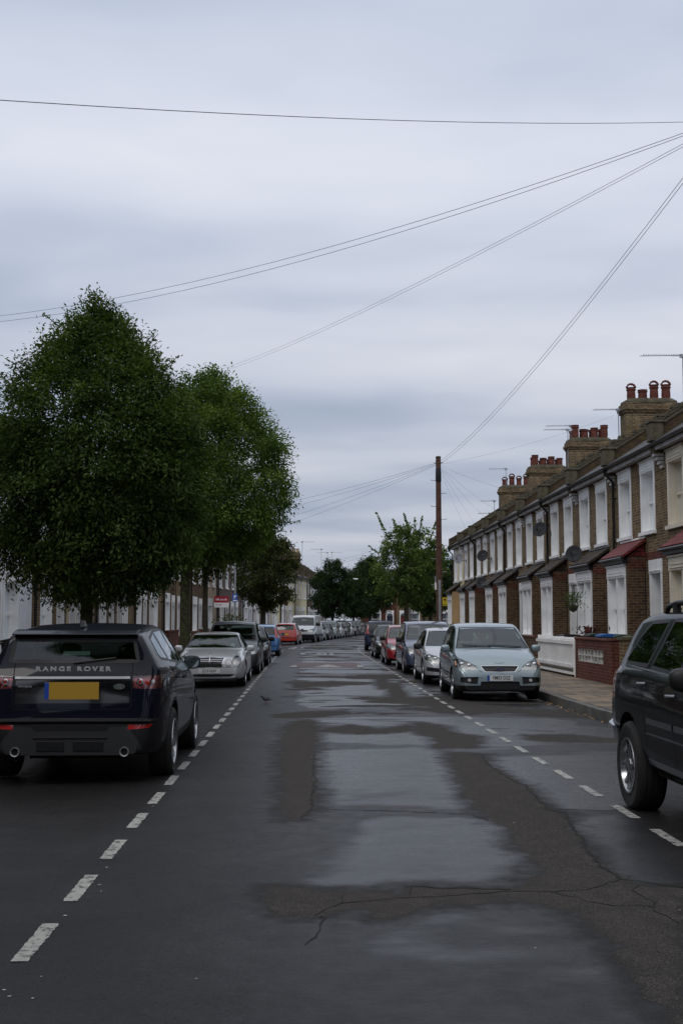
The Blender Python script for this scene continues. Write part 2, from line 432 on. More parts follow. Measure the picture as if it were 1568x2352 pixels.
def asphalt():
    m, nt, out = new_mat('wet worn asphalt')
    p = nt.nodes.new('ShaderNodeBsdfPrincipled')
    tc = nt.nodes.new('ShaderNodeTexCoord').outputs['Object']
    def at(n):
        a = nt.nodes.new('ShaderNodeAttribute'); a.attribute_name = n; return a.outputs['Fac']
    fine = noise_(nt, 5.0, 6, 0.7, tc); grit = noise_(nt, 120.0, 2, 0.8, tc); mid = noise_(nt, 1.1, 5, 0.6, tc)
    mp = nt.nodes.new('ShaderNodeMapping'); mp.inputs['Scale'].default_value = (1.0, 1.9, 1); nt.links.new(tc, mp.inputs[0])
    strk = noise_(nt, 1.7, 9, 0.68, mp.outputs[0])
    off = math_(nt, 'MULTIPLY', math_(nt, 'SUBTRACT', fine, 0.5), 0.42)
    off2 = math_(nt, 'ADD', math_(nt, 'MULTIPLY', math_(nt, 'SUBTRACT', strk, 0.5), 0.42), math_(nt, 'MULTIPLY', math_(nt, 'SUBTRACT', fine, 0.5), 0.25))
    gr2 = math_(nt, 'MULTIPLY', math_(nt, 'SUBTRACT', grit, 0.5), 0.10)
    d = math_(nt, 'ADD', math_(nt, 'ADD', at('dry'), off), gr2)
    f = math_(nt, 'ADD', math_(nt, 'ADD', at('film'), off2), gr2)
    dry = ramp_(nt, math_(nt, 'MULTIPLY_ADD', d, 4.0, 0.5, clamp=True), [(0.30, 0.0), (0.62, 1.0)])
    film = ramp_(nt, math_(nt, 'MULTIPLY_ADD', f, 4.0, 0.5, clamp=True), [(0.15, 0.0), (0.85, 1.0)])
    film = math_(nt, 'MULTIPLY', film, ramp_(nt, math_(nt, 'ADD', math_(nt, 'MULTIPLY', mid, .6), math_(nt, 'MULTIPLY', strk, .4)), [(0.36, 0.62), (0.6, 1.0)]))
    pits = ramp_(nt, noise_(nt, 55.0, 2, 0.6, tc), [(0.27, 0.25), (0.34, 1.0)])
    rim = ramp_(nt, math_(nt, 'MULTIPLY_ADD', d, 1.4, 0.5, clamp=True), [(0.20, 0.0), (0.47, 1.0)])
    damp_c = ramp_(nt, mid, [(0.3, (0.011, 0.0105, 0.011)), (0.7, (0.021, 0.0205, 0.021))])
    dry_c = ramp_(nt, fine, [(0.3, (0.036, 0.033, 0.031)), (0.7, (0.061, 0.056, 0.052))])
    c = mix_(nt, film, damp_c, (0.022, 0.022, 0.024))
    c = mix_(nt, rim, c, (0.011, 0.010, 0.0095))
    c = mix_(nt, dry, c, dry_c)
    c = mix_(nt, 1.0, c, ramp_(nt, grit, [(0.30, 0.4), (0.5, 0.9), (0.68, 2.3)]), 'MULTIPLY')
    c = mix_(nt, 1.0, c, pits, 'MULTIPLY')
    nt.links.new(c, p.inputs['Base Color'])
    r1 = mix_(nt, film, (0.44,) * 3, (0.27,) * 3)
    r1 = mix_(nt, math_(nt, 'MULTIPLY', rim, 0.8), r1, (0.66,) * 3)
    r1 = mix_(nt, dry, r1, (0.92,) * 3)
    r1 = mix_(nt, 1.0, r1, ramp_(nt, fine, [(0.3, 0.85), (0.7, 1.15)]), 'MULTIPLY')
    nt.links.new(r1, p.inputs['Roughness'])
    s = mix_(nt, film, (0.17,) * 3, (0.33,) * 3)
    s = mix_(nt, dry, s, (0.08,) * 3)
    
    s = mix_(nt, 1.0, s, pits, 'MULTIPLY')
    nt.links.new(s, p.inputs['Specular IOR Level'])
    hb = math_(nt, 'ADD', math_(nt, 'MULTIPLY', grit, 0.5), math_(nt, 'MULTIPLY', fine, 1.6))
    nt.links.new(bump_(nt, hb, 0.5, 0.008), p.inputs['Normal'])
    nt.links.new(p.outputs[0], out.inputs[0])
    return m
M['asphalt'] = asphalt()
M['ground'] = pbr('bare ground', (0.07, 0.068, 0.062), 0.9, var=0.2, vscale=0.3)
def paving():
    m, nt, out = new_mat('damp paving slabs')
    p = nt.nodes.new('ShaderNodeBsdfPrincipled')
    tc = nt.nodes.new('ShaderNodeTexCoord').outputs['Object']
    b = nt.nodes.new('ShaderNodeTexBrick'); nt.links.new(tc, b.inputs['Vector'])
    b.inputs['Color1'].default_value = (0.25, 0.18, 0.11, 1); b.inputs['Color2'].default_value = (0.09, 0.075, 0.055, 1)
    b.inputs['Mortar'].default_value = (0.02, 0.018, 0.015, 1); b.inputs['Scale'].default_value = 1
    b.inputs['Mortar Size'].default_value = 0.02; b.inputs['Brick Width'].default_value = 0.68; b.inputs['Row Height'].default_value = 0.62
    n = noise_(nt, 1.6, 5, 0.65, tc)
    c = mix_(nt, 1.0, b.outputs[0], ramp_(nt, n, [(0.3, 0.6), (0.68, 1.25)]), 'MULTIPLY')
    nt.links.new(c, p.inputs['Base Color'])
    nt.links.new(ramp_(nt, n, [(0.35, 0.4), (0.6, 0.75)]), p.inputs['Roughness'])
    nt.links.new(bump_(nt, math_(nt, 'SUBTRACT', noise_(nt, 20, 3, 0.6, tc), b.outputs[1]), 0.4, 0.006), p.inputs['Normal'])
    nt.links.new(p.outputs[0], out.inputs[0]); return m
M['paving'] = paving()
M['kerb'] = pbr('granite kerb', (0.11, 0.105, 0.095), 0.7, var=0.3, vscale=2.5, bump=0.4, bscale=30)
M['concrete'] = pbr('damp concrete', (0.13, 0.125, 0.115), 0.7, var=0.25, vscale=1.5)
M['paint_line'] = None
def worn_paint(name, c, lim=0.455):
    m, nt, out = new_mat(name)
    p = nt.nodes.new('ShaderNodeBsdfPrincipled')
    tc = nt.nodes.new('ShaderNodeTexCoord').outputs['Object']
    n = noise_(nt, 14, 6, 0.75, tc); n2 = noise_(nt, 70, 3, 0.7, tc)
    v = math_(nt, 'ADD', math_(nt, 'MULTIPLY', n, 0.7), math_(nt, 'MULTIPLY', n2, 0.3))
    nt.links.new(ramp_(nt, v, [(lim - 0.02, (0.035, 0.034, 0.034)), (lim + 0.01, tuple(x * .75 for x in c)), (0.6, c)]), p.inputs['Base Color'])
    p.inputs['Roughness'].default_value = 0.6
    nt.links.new(p.outputs[0], out.inputs[0]); return m
M['paint_line'] = worn_paint('worn white line', (0.38, 0.38, 0.35))
M['paint_red'] = worn_paint('worn red surfacing', (0.095, 0.05, 0.043), 0.33)
KL, KR = -4.27, 4.27               # kerb offsets from the middle line
g = MB(); g.quad((-500, -200, -0.3), (500, -200, -0.3), (500, 900, -0.3), (-500, 900, -0.3))
tag(g.build('ground', M['ground']), kind='structure')
def build_road():
    ys = [-30.0, -20, -12, -6, -2, 0, 2, 3.5]
    y = 4.4
    while y < 178: ys.append(y); y += max(0.05, y * 0.009)
    offs = np.linspace(KL, KR, 123)
    v = np.array([tuple(rp(Y, o, 0.0)) for Y in ys for o in offs])
    nx = len(offs)
    fs = [(i * nx + j, i * nx + j + 1, (i + 1) * nx + j + 1, (i + 1) * nx + j) for i in range(len(ys) - 1) for j in range(nx - 1)]
    # gentle camber
    o_all = np.tile(offs, len(ys))
    v[:, 2] = -0.012 * (o_all / KR) ** 2 * 4
    me = bpy.data.meshes.new('road'); me.from_pydata(v.tolist(), [], fs)
    P = v[:, :2]
    dry = np.full(len(P), -1.0); film = np.full(len(P), -0.6)
    for p in DRY: dry = np.maximum(dry, sdist(P, p))
    for p, cap in zip(FILM, (.22, .16, .3, .3, -.02, .2, .3, .3)): film = np.maximum(film, np.minimum(sdist(P, p), cap))
    film += np.array([mn.fractal(Vector((x * 0.55, y * 0.9, 5.5)), 0.7, 2.0, 4) for x, y in P]) * 0.22
    far = np.clip((P[:, 1] - 12.5) / 5, 0, 1)
    st = np.array([mn.fractal(Vector((x * 0.16, y * 0.62, 3.1)), 0.6, 2.0, 4) for x, y in P])
    st2 = np.array([mn.fractal(Vector((x * 0.30 + 9, y * 0.42, 7.7)), 0.6, 2.0, 4) for x, y in P])
    lane = np.clip((o_all + 1.1) / 0.5, 0, 1) * np.clip((3.9 - o_all) / 0.5, 0, 1)
    f_far = (st * 1.5 + 0.22) * lane - 0.6 * (1 - lane) - 0.1
    d_far = (st2 * 1.0 - 0.16) - 0.6 * (1 - np.clip((o_all + 1.4) / 0.5, 0, 1)) - np.clip(st, 0, 1)
    film = np.maximum(film, f_far * far - 1.0 * (1 - far))
    dry = np.maximum(dry, d_far * far - 1.0 * (1 - far))
    for n, a in (('dry', dry), ('film', film)):
        at = me.attributes.new(n, 'FLOAT', 'POINT'); at.data.foreach_set('value', np.clip(a, -1, 1).astype(np.float32))
    me.materials.append(M['asphalt'])
    o = bpy.data.objects.new('road', me); col.objects.link(o); tag(o, kind='structure')
build_road()
def strip(mb, ys, o0, o1, z0, z1=None):
    for a, b in zip(ys[:-1], ys[1:]):
        mb.quad(rp(a, o0, z0), rp(a, o1, z1 if z1 is not None else z0), rp(b, o1, z1 if z1 is not None else z0), rp(b, o0, z0))
def yrange(a, b, st=2.5):
    n = max(1, int((b - a) / st)); return [a + (b - a) * i / n for i in range(n + 1)]
def side_strips(name, mat, o0, o1, z, parts):
    mb = MB()
    for a, b in parts: strip(mb, yrange(a, b), o0, o1, z)
    return tag(mb.build(name, mat, fix=False), kind='structure')
GAP_R = [(-25, 75.5), (84, 165)]
side_strips('pavement', M['paving'], KR + 0.15, 6.42, 0.12, GAP_R)
side_strips('pavement', M['paving'], -6.3, KL - 0.15, 0.12, [(-25, 165)])
side_strips('front_garden_paving', M['concrete'], 6.42, 8.6, 0.125, GAP_R)
side_strips('front_garden_paving', M['concrete'], -8.5, -6.3, 0.125, [(-25, 165)])
def kerbs(side, parts):
    mb = MB()
    for a, b in parts:
        y = a
        while y < b:
            L = 0.9; y2 = min(y + L - 0.01, b); jz = 0.12 + random.uniform(-.006, .006); jo = random.uniform(-.006, .006)
            o0, o1 = (KR + jo, KR + 0.15) if side > 0 else (KL - 0.15, KL + jo)
            z0 = -0.1
            P = [rp(y, o0, z0), rp(y, o1, z0), rp(y2, o1, z0), rp(y2, o0, z0), rp(y, o0, jz), rp(y, o1, jz), rp(y2, o1, jz), rp(y2, o0, jz)]
            mb.add(P, [(0, 1, 2, 3), (4, 5, 6, 7), (0, 1, 5, 4), (3, 2, 6, 7), (0, 3, 7, 4), (1, 2, 6, 5)])
            y += L
    tag(mb.build('kerb', M['kerb'], bevel=0.012), kind='structure')
kerbs(1, GAP_R); kerbs(-1, [(-25, 165)])
g = MB(); g.box(4.9, 60, 75.5, 84, -0.4, -0.04)
tag(g.build('side_road', M['ground']), kind='structure')

# painted markings
def dash(mb, y0, y1, o, w, z=0.004, jit=0.005):
    n = 22
    def zz(off): return -0.048 * (off / KR) ** 2 + z
    L = [rp(y0 + (y1 - y0) * i / n, o - w / 2 + random.uniform(-jit, jit), zz(o)) for i in range(n + 1)]
    Rr = [rp(y0 + (y1 - y0) * i / n, o + w / 2 + random.uniform(-jit, jit), zz(o)) for i in range(n + 1)]
    for i in range(n): mb.quad(L[i], Rr[i], Rr[i + 1], L[i + 1])
def bay_lines():
    mb = MB()
    # left bays: surveyed first mark then a regular beat
    ys = [gp(80, 2205).y + i * 1.235 for i in range(-3, 60)]
    xl = gp(80, 2160).x - CX0
    for y in ys:
        if y < 66: dash(mb, y, y + 0.72, xl_at(y), 0.086)
    for y in [gp(1440, 1878).y + i * 1.235 for i in range(-6, 60)]:
        if y < 76: dash(mb, y, y + 0.72, xr_at(y), 0.086)
    # bay ends
    for (o, y) in ((-1.75, 70.8), (-1.35, 70.8)):
        dash(mb, y, y + 2.2, o, 0.12)
    for o in (-1.9, -1.7): dash(mb, 68.0, 71.5, o, 0.10)
    o = tag(mb.build('parking_bay_lines', M['paint_line'], fix=False), kind='structure')
XL, XR = -1.37 - CX0, 2.72 - CX0
def xl_at(y): return XL
def xr_at(y): return XR
bay_lines()
for nm, y, xa, w in (('cushion_near', 41.5, 0.72, 2.05),):
    mb = MB()                      # speed cushion: low red hump with a white arrowhead
    prof = [(0, 0.006), (0.8, 0.06), (3.0, 0.06), (3.8, 0.006)]
    for (ya, za), (yb, zb) in zip(prof[:-1], prof[1:]):
        mb.quad((xa - w / 2, y + ya, za), (xa + w / 2, y + ya, za), (xa + w / 2, y + yb, zb), (xa - w / 2, y + yb, zb))
        for s in (-1, 1):
            mb.quad((xa + s * w / 2, y + ya, za), (xa + s * (w / 2 + .25), y + ya, 0.004), (xa + s * (w / 2 + .25), y + yb, 0.004), (xa + s * w / 2, y + yb, zb))
    o = tag(mb.build('speed_cushion', M['paint_red']), 'low red speed cushion with white arrowhead in the middle of the road', 'speed hump')
    t = MB(); t.add([(xa - .5, y + .02, .012), (xa + .55, y + .02, .012), (xa + .05, y + .95, .066 + .004)], [(0, 1, 2)])
    t.build('painted_arrowhead', worn_paint('faded arrowhead paint', (0.40, 0.38, 0.34)), o, fix=False)
    for s in (-1, 1):
        t = MB(); t.quad((xa + s * (w / 2 - .0), y, .012), (xa + s * (w / 2 + .25), y, .012), (xa + s * (w / 2 + .22), y + 1.0, .03), (xa + s * (w / 2 + .05), y + 1.0, .06)); t.build('painted_corner', M['paint_line'], o, fix=False)
mb = MB()
for i, (px, w) in enumerate(((695, .25), (733, .25), (749, .3), (759, .3))):
    p = gp(px, 1503.5); mb.quad((p.x - w / 2, p.y, .006), (p.x + w / 2, p.y, .006), (p.x + w / 2, p.y + 1.6, .006), (p.x - w / 2, p.y + 1.6, .006))
tag(mb.build('road_markings', M['paint_line'], fix=False), kind='structure')
# flecks of spilt paint and chewing gum, cracks, ironwork
mb = MB()
def fleck(x, y, r):
    n = 6; mb.add([(x + r * math.cos(a) * random.uniform(.6, 1.2), y + r * 1.3 * math.sin(a) * random.uniform(.6, 1.2), .003 - .048 * ((x - CX0) / KR) ** 2) for a in [2 * math.pi * i / n for i in range(n)]], [tuple(range(n))])
for px, py in ((10,2270),(22,2285),(228,2030),(232,2045),(245,1990),(150,2100),(95,2240),(75,2290),(690,1655),(1180,1890),(350,1850),(360,1832)):
    p = gp(px, py); fleck(p.x, p.y, random.uniform(.006, .013))
for _ in range(60):
    y = random.uniform(5, 22); x = random.uniform(-2.5, 4.2); fleck(x, y, random.uniform(.003, .008))
tag(mb.build('road_flecks', M['paint_line'], fix=False), kind='structure')
mb = MB()
def crack(pts, w=0.014):
    P = [Vector(p) for p in z5(pts)]; out = []
    for a, b in zip(P[:-1], P[1:]):
        n = max(2, int((b - a).length / 0.07))
        out += [a.lerp(b, i / n) + Vector((random.gauss(0, .012), random.gauss(0, .012))) for i in range(n)]
    out.append(P[-1])
    for i in range(len(out) - 1):
        a, b = out[i], out[i + 1]; t = (b - a).normalized(); n = Vector((-t.y, t.x)); wa = w * random.uniform(.3, 1)
        za = 0.003 - .048 * ((a.x - CX0) / KR) ** 2; zb = 0.003 - .048 * ((b.x - CX0) / KR) ** 2
        mb.quad((*(a - n * wa / 2), za), (*(a + n * wa / 2), za), (*(b + n * wa / 2), zb), (*(b - n * wa / 2), zb))
crack([(270,975),(370,930),(480,922),(600,912),(610,870),(590,875)]); crack([(370,930),(365,905)]); crack([(600,912),(780,902),(940,888),(1110,892),(1250,878),(1350,845),(1400,850),(1568,872)])
crack([(1110,892),(1240,925),(1330,940),(1470,940)]); crack([(1410,865),(1385,885),(1440,905),(1470,935),(1455,955),(1510,972),(1555,1000)]); crack([(230,1075),(265,1050),(300,985),(295,975)])
crack([(265,400),(262,450),(270,500),(255,560),(258,600),(220,632)], .018); crack([(855,405),(880,440),(950,484),(1010,516),(1060,562),(1092,598),(1150,612),(1172,655),(1205,700),(1238,755),(1285,800),(1350,845)], .03)
crack([(300,600),(560,606),(820,618),(880,640)], .025); crack([(1350,600),(1240,600),(1100,595)], .02); crack([(780,405),(1330,398)], .02); crack([(600,872),(760,878),(960,884)], .02)
tag(mb.build('road_cracks', pbr('open crack', (0.006, 0.006, 0.006), 0.9), fix=False), kind='structure')
for px, py, r in ((1392, 1848, .0), (1495, 1849, .13), (1325, 1817, .11)):
    if r:
        p = gp(px * .98 if False else px, py); mb = MB(); mb.lathe([(r, 0.0), (r, .006), (r - .02, .008)], (p.x, p.y, -.03), 'z', 20)
        tag(mb.build('stopcock_cover', M['galv'], smooth=40), 'small round iron stopcock cover in the road ' + ('beside the tyre of the dark off-roader' if r == .13 else 'on the bay line nearest the dark off-roader'), 'cover')
# fallen leaves in the right gutter
mb = MB()
for _ in range(60):
    y = random.uniform(19.5, 24.5); x = 4.92 - abs(random.gauss(0, .09)) - 0.02; a = random.uniform(0, 6.28); s = .035
    c = Vector((x, y, -.03)); d = Vector((math.cos(a), math.sin(a), .15)) * s; e = Vector((-d.y, d.x, 0)) * .6
    mb.quad(c - d, c + e, c + d, c - e)
tag(mb.build('fallen_leaves', pbr('yellow fallen leaves', (0.30, 0.15, 0.03), 0.7, var=.4, vscale=20), fix=False), kind='stuff')
tag(bpy.data.objects['fallen_leaves'], 'yellow fallen leaves lying in the gutter beside the pavement')
# ------------------------------------------------------------------ terraced houses
W = 4.92
EAVE = 6.2; RIDGE_X, RIDGE_Z = 4.0, 9.0
def grid_wall(mb, us, zs, holes, x, cond=None):
    """a wall in the plane X=x, left open at each hole (u0,u1,z0,z1)"""
    U = sorted(set(us + [h[i] for h in holes for i in (0, 1)])); Z = sorted(set(zs + [h[i] for h in holes for i in (2, 3)]))
    for a, b in zip(U[:-1], U[1:]):
        for c, d in zip(Z[:-1], Z[1:]):
            cu, cz = (a + b) / 2, (c + d) / 2
            if any(h[0] < cu < h[1] and h[2] < cz < h[3] for h in holes): continue
            mb.quad((x, a, c), (x, a, d), (x, b, d), (x, b, c))
def sash(parent, x, u0, u1, z0, z1, depth=0.26, surround=0.12, lintel=0.34, lights=1, paint=None, arch=False, brackets=True, sillm=None, bars=False):
    """sash window: painted surround, deep reveal, frame, panes, sill"""
    paint = paint or M['white']
    mb = MB(); xo = x - 0.018; xi = x + depth
    s = surround
    # reveal faces (thin boxes so they have thickness)
    mb.box(xo, xi, u0 - s, u0, z0, z1); mb.box(xo, xi, u1, u1 + s, z0, z1)
    mb.box(xo - 0.012, xi, u0 - s - .02, u1 + s + .02, z1, z1 + lintel)
    if brackets:
        n = max(3, int((u1 - u0) / 0.24))
        mb.box(xo - .05, xo - .0125, u0 - s - .03, u1 + s + .03, z1 + lintel - .05, z1 + lintel)
        mb.box(xo - .035, xo - .0125, u0 - .02, u1 + .02, z1 + .05, z1 + .08)
        mb.box(xo - .03, xo - .0125, u0 + .02, u1 - .02, z1 + .13, z1 + .155)
    w = mb.build('window', paint, parent)
    fr = MB(); t = .05; xf = xi - .06
    step = (u1 - u0) / lights
    for i in range(lights):
        a, b = u0 + i * step + (.0 if i == 0 else .06), u0 + (i + 1) * step - (.0 if i == lights - 1 else .06)
        if i: fr.box(xo + .01, xi, u0 + i * step - .06, u0 + i * step + .06, z0, z1)
        zm = (z0 + z1) / 2
        fr.box(xf, xi, a, a + t, z0, z1); fr.box(xf, xi, b - t, b, z0, z1)
        fr.box(xf, xi, a + t, b - t, z1 - t, z1); fr.box(xf, xi, a + t, b - t, z0, z0 + t * 1.5)
        fr.box(xf - .03, xi - .005, a + t * .6, b - t * .6, zm - .03, zm + .03)
        if bars: fr.box(xf + .01, xi - .01, (a + b) / 2 - .012, (a + b) / 2 + .012, z0, z1)
    fr.build('sash_frame', paint, w)
    g = MB(); g.quad((xi - .03, u0, z0), (xi - .03, u1, z0), (xi - .03, u1, z1), (xi - .03, u0, z1)); g.build('pane', M['glass'], w, fix=False)
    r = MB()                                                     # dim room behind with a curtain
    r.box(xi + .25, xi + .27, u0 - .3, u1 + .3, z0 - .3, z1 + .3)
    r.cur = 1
    cw = (u1 - u0) * .27
    for a, b in ((u0, u0 + cw), (u1 - cw, u1)):
        n = 8
        for k in range(n):
            r.quad((xi + .08 + .02 * (k % 2), a + (b - a) * k / n, z0), (xi + .08 + .02 * ((k + 1) % 2), a + (b - a) * (k + 1) / n, z0), (xi + .08 + .02 * ((k + 1) % 2), a + (b - a) * (k + 1) / n, z1), (xi + .08 + .02 * (k % 2), a + (b - a) * k / n, z1))
    r.build('curtain', [M['interior_dark'], M['curtain']], w, fix=False)
    sl = MB(); sl.box(x - .09, xi, u0 - s - .04, u1 + s + .04, z0 - .09, z0); sl.build('sill', sillm or paint, w)
    return w
def door(parent, x, u0, u1, z1, mat, depth=.55, surround=.13, lintel=.36, paint=None, arch=False):
    paint = paint or M['white']
    mb = MB(); xo = x - .018; xi = x + depth
    mb.box(xo, xi, u0 - surround, u0, .13, z1); mb.box(xo, xi, u1, u1 + surround, .13, z1)
    mb.box(xo - .012, xi, u0 - surround - .02, u1 + surround + .02, z1, z1 + lintel)
    if arch:
        c = (u0 + u1) / 2; r = (u1 - u0) / 2; n = 10
        for s in (-1, 1):
            pts = [(c + s * r * math.cos(a), z1 - r + r * math.sin(a)) for a in [math.pi / 2 * k / n for k in range(n + 1)]] + [(c + s * r, z1)]
            mb.prism(pts, 'x', xo + .003, xi - .003)
    mb.box(xo - .035, xo - .0125, u0 - .05, u1 + .05, z1 + .05, z1 + .08)
    fr = mb.build('door_surround', paint, parent)
    d = MB(); d.box(xi - .06, xi, u0, u1, .2, 2.15)
    for a, b, c, e in ((.12, .46, .35, 1.0), (.54, .88, .35, 1.0), (.12, .46, 1.1, 1.95), (.54, .88, 1.1, 1.95)):
        d.box(xi - .075, xi - .055, u0 + (u1 - u0) * a, u0 + (u1 - u0) * b, c, e)
    dr = d.build('door', mat, parent)
    h = MB(); h.lathe([(.025, 0), (.03, -.03), (.012, -.05)], (xi - .06, u1 - .12, 1.1), 'x', 8); h.build('handle', M['aluminium'], dr)
    f = MB(); f.quad((xi - .03, u0, 2.2), (xi - .03, u1, 2.2), (xi - .03, u1, z1), (xi - .03, u0, z1)); f.build('fanlight', M['glass'], parent, fix=False)
    st = MB(); st.box(x - .3, xi, u0 - .05, u1 + .05, .11, .2); st.build('doorstep', M['stone'], parent)
def roof_z(x): return EAVE + (RIDGE_Z - EAVE) * (x + .3) / (RIDGE_X + .3)
def roof_parts(root, W, mat):
    r = MB()
    r.prism([(-.3, EAVE), (RIDGE_X, RIDGE_Z), (2 * RIDGE_X + .3, EAVE), (2 * RIDGE_X + .3, EAVE - .1), (RIDGE_X, RIDGE_Z - .1), (-.3, EAVE - .1)], 'y', .0, W)
    rf = r.build('roof', mat, root)
    rt = MB(); rt.tube([(RIDGE_X, 0, RIDGE_Z + .02), (RIDGE_X, W, RIDGE_Z + .02)], .1, 8); rt.build('ridge_tiles', M['tile_brown'], rf)
    g = MB()
    n = 7; prof = [(-.33 + .065 * math.cos(a), EAVE - .05 - .065 * math.sin(a)) for a in [math.pi * k / n for k in range(n + 1)]]
    prof2 = [(-.33 + .055 * math.cos(a), EAVE - .05 - .055 * math.sin(a)) for a in [math.pi * (n - k) / n for k in range(n + 1)]]
    g.prism(prof + prof2, 'y', .0, W)
    g.build('gutter', M['black_plastic'], root)
    f = MB(); f.box(-.26, -.235, 0, W, EAVE - .22, EAVE - .10); f.box(-.233, -.02, 0, W, EAVE - .20, EAVE - .17); f.build('fascia', M['fascia'], root)
def body_walls(root, W, holes, front, z_top=EAVE - .2, rear=M['brick_b']):
    mb = MB(); grid_wall(mb, [0, W], [-.05, z_top], holes, 0.0)
    mb.build('front_wall', front, root, fix=False)
    s = MB()
    gable = [(0.004, -.05), (0.004, EAVE - .2), (-.02 + .3, EAVE - .02), (RIDGE_X, RIDGE_Z - .14), (2 * RIDGE_X - .0, EAVE - .1), (2 * RIDGE_X, -.05)]
    for u in (.012, W - .012): s.poly([(x, u, z) for x, z in gable])
    s.poly([(2 * RIDGE_X, 0, -.05), (2 * RIDGE_X, W, -.05), (2 * RIDGE_X, W, EAVE - .1), (2 * RIDGE_X, 0, EAVE - .1)])
    s.build('side_and_back_walls', rear, root, fix=False)
def parapet(root, u, W=W):
    p = MB(); h = .24
    pts = [(-.28, EAVE - .28), (-.30, EAVE + .36), (-.05, EAVE + .46), (RIDGE_X, RIDGE_Z + h), (RIDGE_X, RIDGE_Z - .3), (.3, EAVE - .28)]
    p.prism(pts, 'y', u - .15, u + .15)
    o = p.build('party_wall_parapet', M['brick_moss'], root)
    c = MB(); c.prism([(-.02, EAVE + .475), (RIDGE_X, RIDGE_Z + h + .002), (RIDGE_X, RIDGE_Z + h + .07), (-.02, EAVE + .54)], 'y', u - .18, u + .18)
    rr = random.Random(int(u * 10) + 3)
    for q in range(14):
        f = rr.random(); x = f * RIDGE_X; z = EAVE + .5 + f * (RIDGE_Z + h - EAVE - .44); c.box(x - rr.uniform(.05, .14), x + .1, u - .19, u + rr.uniform(-.05, .19), z, z + rr.uniform(.05, .10))
    c.build('coping', M['cement'], o)
    kb = MB(); kb.box(-.36, -.021, u - .20, u + .20, EAVE + .02, EAVE + .50); kb.box(-.39, .02, u - .23, u + .23, EAVE + .501, EAVE + .56); kb.build('kneeler_block', M['cement'], o, bevel=.02)
    k = MB()                                                      # stepped stone corbel under the eaves
    for i in range(4): k.box(-.26 + i * .065, -.003, u - .11, u + .11, EAVE - .36 - i * .10, EAVE - .28 - i * .10 if i else EAVE - .281)
    k.build('corbel', M['stone'], root)
def pots(ch, x0, x1, yc, ztop, rows=1, hoods=(), mat=None, n=4, seed=0):
    rr = random.Random(seed)
    for r in range(rows):
        for i in range(n):
            x = x0 + (x1 - x0) * (i + .5) / n; y = yc + (r - (rows - 1) / 2) * .42 + rr.uniform(-.03, .03)
            h = rr.choice((.42, .5, .58, .62)) * (1 if r == 0 else .8); rad = rr.uniform(.155, .185)
            p = MB(); p.lathe([(rad * .92, -.03), (rad * 1.02, h * .3), (rad * .95, h * .75), (rad * 1.12, h * .8), (rad * 1.12, h * .86), (rad * .98, h * .9), (rad * 1.15, h), (rad * .85, h), (rad * .8, h * .8)], (x, y, ztop), 'z', 14)
            if i in hoods:
                a = [(x + rad * math.cos(t), y, ztop + h - .01 + rad * .95 * math.sin(t)) for t in [math.pi * k / 8 for k in range(9)]]
                p.tube(a, .045, 6)
            p.build('chimney_pot', mat or M['terracotta'], ch, smooth=40)
def chimney(root, u, hoods=(), rows=2, mat=None, seed=0, dx=0.0, top=9.95, potn=4, full=True):
    mb = MB(); x0, x1 = 2.95 + dx, 4.95 + dx
    mb.box(x0, x1, u - .42, u + .42, 7.4, top - .42)
    mb.box(x0 - .05, x1 + .05, u - .47, u + .47, top - .42, top - .33)
    mb.box(x0 - .10, x1 + .10, u - .52, u + .52, top - .33, top - .20)
    mb.box(x0 - .05, x1 + .05, u - .47, u + .47, top - .20, top - .05)
    ch = mb.build('chimney', M['brick_chimney'], root)
    c = MB(); c.lathe([(1.0, -.05), (1.0, .02), (.80, .14), (0.2, .17)], (0, 0, 0), 'z', 24)
    sx, sy = (x1 - x0) / 2 + .06, .49
    def sq(v):                                                   # rounded rectangle cap
        k = max(abs(v[0]), abs(v[1])) or 1; q = .72 / max(k, 1e-6) * math.hypot(v[0], v[1]) + .28 if k > .05 else 1
        return ((x0 + x1) / 2 + v[0] * q * sx, u + v[1] * q * sy, top + v[2])
    c.v = [sq(v) for v in c.v]; c.build('cement_cap', M['cement'], ch, smooth=40)
    pots(ch, x0 + .1, x1 - .1, u, top + .1, rows, hoods, mat, potn, seed)
def downpipe(root, u):
    d = MB(); d.tube([(-.33, u, EAVE - .1), (-.33, u, EAVE - .22), (-.08, u, EAVE - .48), (-.08, u, .2)], .042, 8)
    for z in (5.2, 3.9, 2.6, 1.2): d.box(-.06, -.003, u - .07, u + .07, z, z + .05)
    d.build('downpipe', M['black_plastic'], root, smooth=50)
